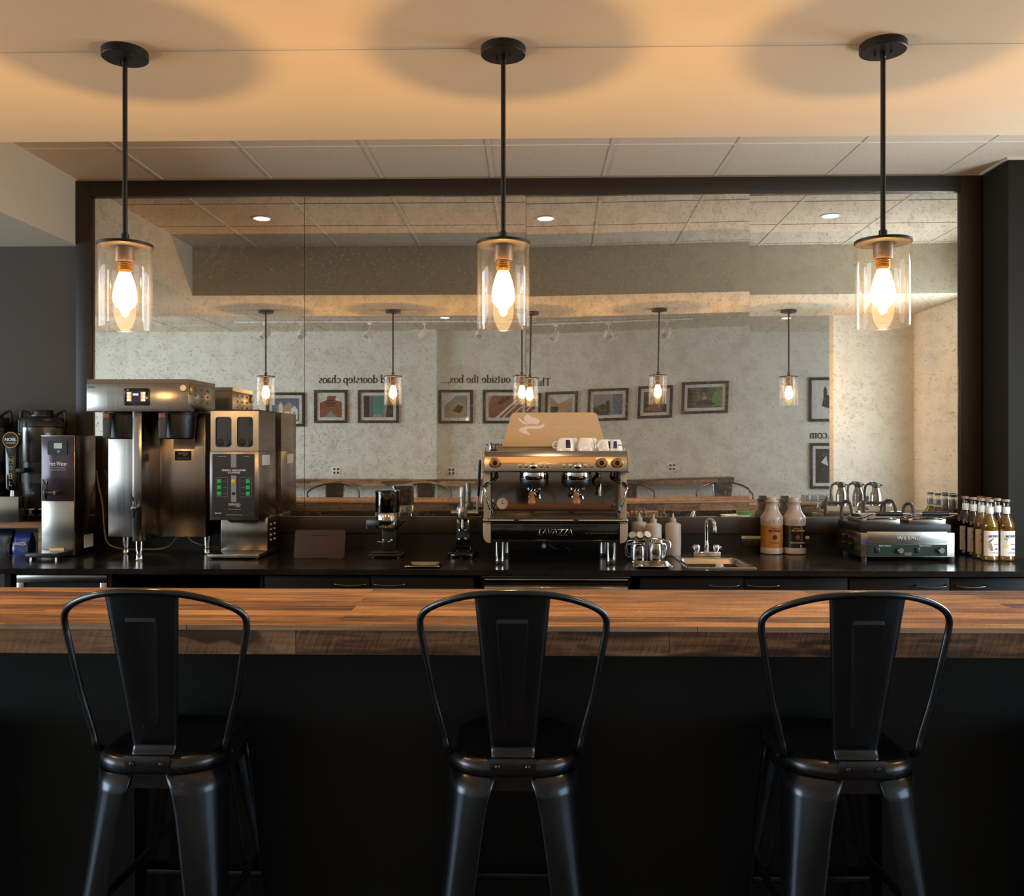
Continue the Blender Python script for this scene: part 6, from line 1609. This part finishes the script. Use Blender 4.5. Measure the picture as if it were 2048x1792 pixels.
BT = [(bg, BX1, 0, 'golden syrup bottle at the front left of the bottle group', 1), (bp_, BX2, 0, 'amber syrup bottle with a palm on its label, front right', 1), (bg, BX1, 1, 'golden syrup bottle just behind the front left bottle', 0), (bd, BX1, 2, 'dark syrup bottle third back in the left column', 1),
      (bd, BX1, 3, 'dark syrup bottle at the back of the left column, nearest the press', 0), (bd, BX2, 1, 'dark syrup bottle just behind the palm label bottle', 0), (bp_, BX2, 2, 'syrup bottle third back in the right column, only its cap showing', 0), (bg, BX2, 3, 'syrup bottle at the back of the right column, only its cap showing', 0)]
for i, (src, x_, row, lb, first) in enumerate(BT):
    o = src if first else copy_tree(src)
    o.location = (x_ + row * 0.003, rows[row], ZK); o.rotation_euler = (0, 0, rad(4 if x_ == BX1 else 7)); o['label'] = lb; o['group'] = 'flavour syrup bottles at the right end of the counter'

# ------------------------------------------------------------------ things only the mirror shows
sh = thing('return_counter', 'short counter beside the bar end under the thermal carafes, seen in the mirror', 'countertop', (0, 0, 0))
MB().box(2.22, 3.19, 2.87, 3.26, 0.975, 1.0, 0.002).build('counter_slab', M['counter'], sh)
MB().box(2.45, 3.19, 2.89, 3.24, 0.0, 0.975).build('cabinet_body', M['cabinet'], sh, smooth=0)
def make_carafe():
    c_ = thing('thermal_carafe', 'x', 'carafe')
    MB().lathe([(0, 0), (0.040, 0), (0.044, 0.004), (0.044, 0.115), (0.041, 0.140), (0.030, 0.170), (0.026, 0.185), (0, 0.185)], (0, 0, 0), 32).build('body', M['polish'], c_)
    MB().lathe([(0.027, 0.183), (0.030, 0.188), (0.030, 0.205), (0.022, 0.218), (0.010, 0.222), (0, 0.224)], (0, 0, 0), 24).box(-0.05, 0.0, -0.008, 0.008, 0.220, 0.227, 0.002).box(0.02, 0.045, -0.009, 0.009, 0.196, 0.210, 0.003).build('lid', M['black_plastic'], c_)
    MB().tube(smooth_path([(-0.026, 0, 0.205), (-0.05, 0, 0.212), (-0.075, 0, 0.195), (-0.082, 0, 0.15), (-0.080, 0, 0.09), (-0.070, 0, 0.075)], 5), 0.009, 10).build('handle', M['black_plastic'], c_)
    return c_
c0 = make_carafe()
for i, (x_, y_, rz, lb) in enumerate(((2.335, 3.02, 0, 'steel thermal carafe in the mirror, leftmost, nearest the wooden bar'), (2.475, 2.98, 0, 'steel thermal carafe in the mirror, middle of three'), (2.575, 3.08, 20, 'steel thermal carafe in the mirror, rightmost of three'))):
    o = c0 if i == 0 else copy_tree(c0)
    o.location = (x_, y_, 1.0); o.rotation_euler = (0, 0, rad(rz)); o['label'] = lb; o['group'] = 'thermal carafes seen in the mirror'
o = MB().box(-0.11, 0.11, -0.08, 0.08, 0, 0.004).box(-0.11, 0.11, -0.08, -0.076, 0, 0.05).box(-0.11, 0.11, 0.076, 0.08, 0, 0.05).box(-0.11, -0.106, -0.08, 0.08, 0, 0.05).box(0.106, 0.11, -0.08, 0.08, 0, 0.05).build('organizer_box', thin_glass('acrylic', (0.85, 0.9, 0.92), 0.15, 0.9), None, smooth=0)
o.location = (2.28, 2.55, ZB)
tag(o, 'clear acrylic box on the bar end, seen in the mirror', 'box')
M['card'] = pmat('cardboard', '9a7040', 0.8)
for (x_, w_, h_, lb) in ((0.655, 0.13, 0.085, 'brown cardboard box under the bar, left of two seen in the mirror'), (0.84, 0.20, 0.090, 'brown cardboard box under the bar, right of two seen in the mirror')):
    o = thing('cardboard_box', lb, 'box', (x_, 3.02, 0.895), 0, 'cardboard boxes under the bar')
    MB().box(-w_ / 2, w_ / 2, -0.09, 0.09, 0, h_, 0.001).build('carton', M['card'], o)
    MB().box(-w_ / 2, w_ / 2, -0.02, 0.02, h_, h_ + 0.0006).build('tape_strip', pmat('tape', 'a8844c', 0.3), o, smooth=0)
o = MB().box(-0.19, 0.19, -0.10, 0.10, 0, 0.012).box(-0.17, 0.18, -0.09, 0.09, 0.012, 0.030).build('envelope_stack', M['paper'], None, smooth=0); o.location = (1.22, 3.02, 0.895)
tag(o, 'white envelopes stacked under the bar, seen in the mirror', 'envelopes')
o = MB().box(-0.16, 0.16, -0.08, 0.08, 0, 0.008).build('manila_envelope', pmat('manila', 'b8873c', 0.7), None, smooth=0); o.location = (1.24, 3.02, 0.9255)
tag(o, 'yellow manila envelope on top of the white envelopes', 'envelope')
random.seed(4)
m = MB()
for i in range(14):
    a = random.uniform(-0.2, 0.2); z = 0.004 * i
    c_, s_ = math.cos(a), math.sin(a)
    q = [(x * c_ - y * s_, x * s_ + y * c_) for x, y in ((-0.11, -0.08), (0.11, -0.08), (0.11, 0.08), (-0.11, 0.08))]
    m.prism(q, z, z + 0.0035, 'z')
o = m.build('paper_stack', M['paper'], None, smooth=0); o.location = (1.56, 3.02, 0.895)
tag(o, 'loose stack of white papers under the bar, seen in the mirror', 'papers')
o = MB().box(-0.05, 0.05, -0.03, 0.03, 0, 0.03, 0.006).build('snack_packet', pmat('packet_green', '5c8a4c', 0.4), None); o.location = (1.60, 3.03, 0.952)
tag(o, 'green and white packet lying on the paper stack', 'packet')
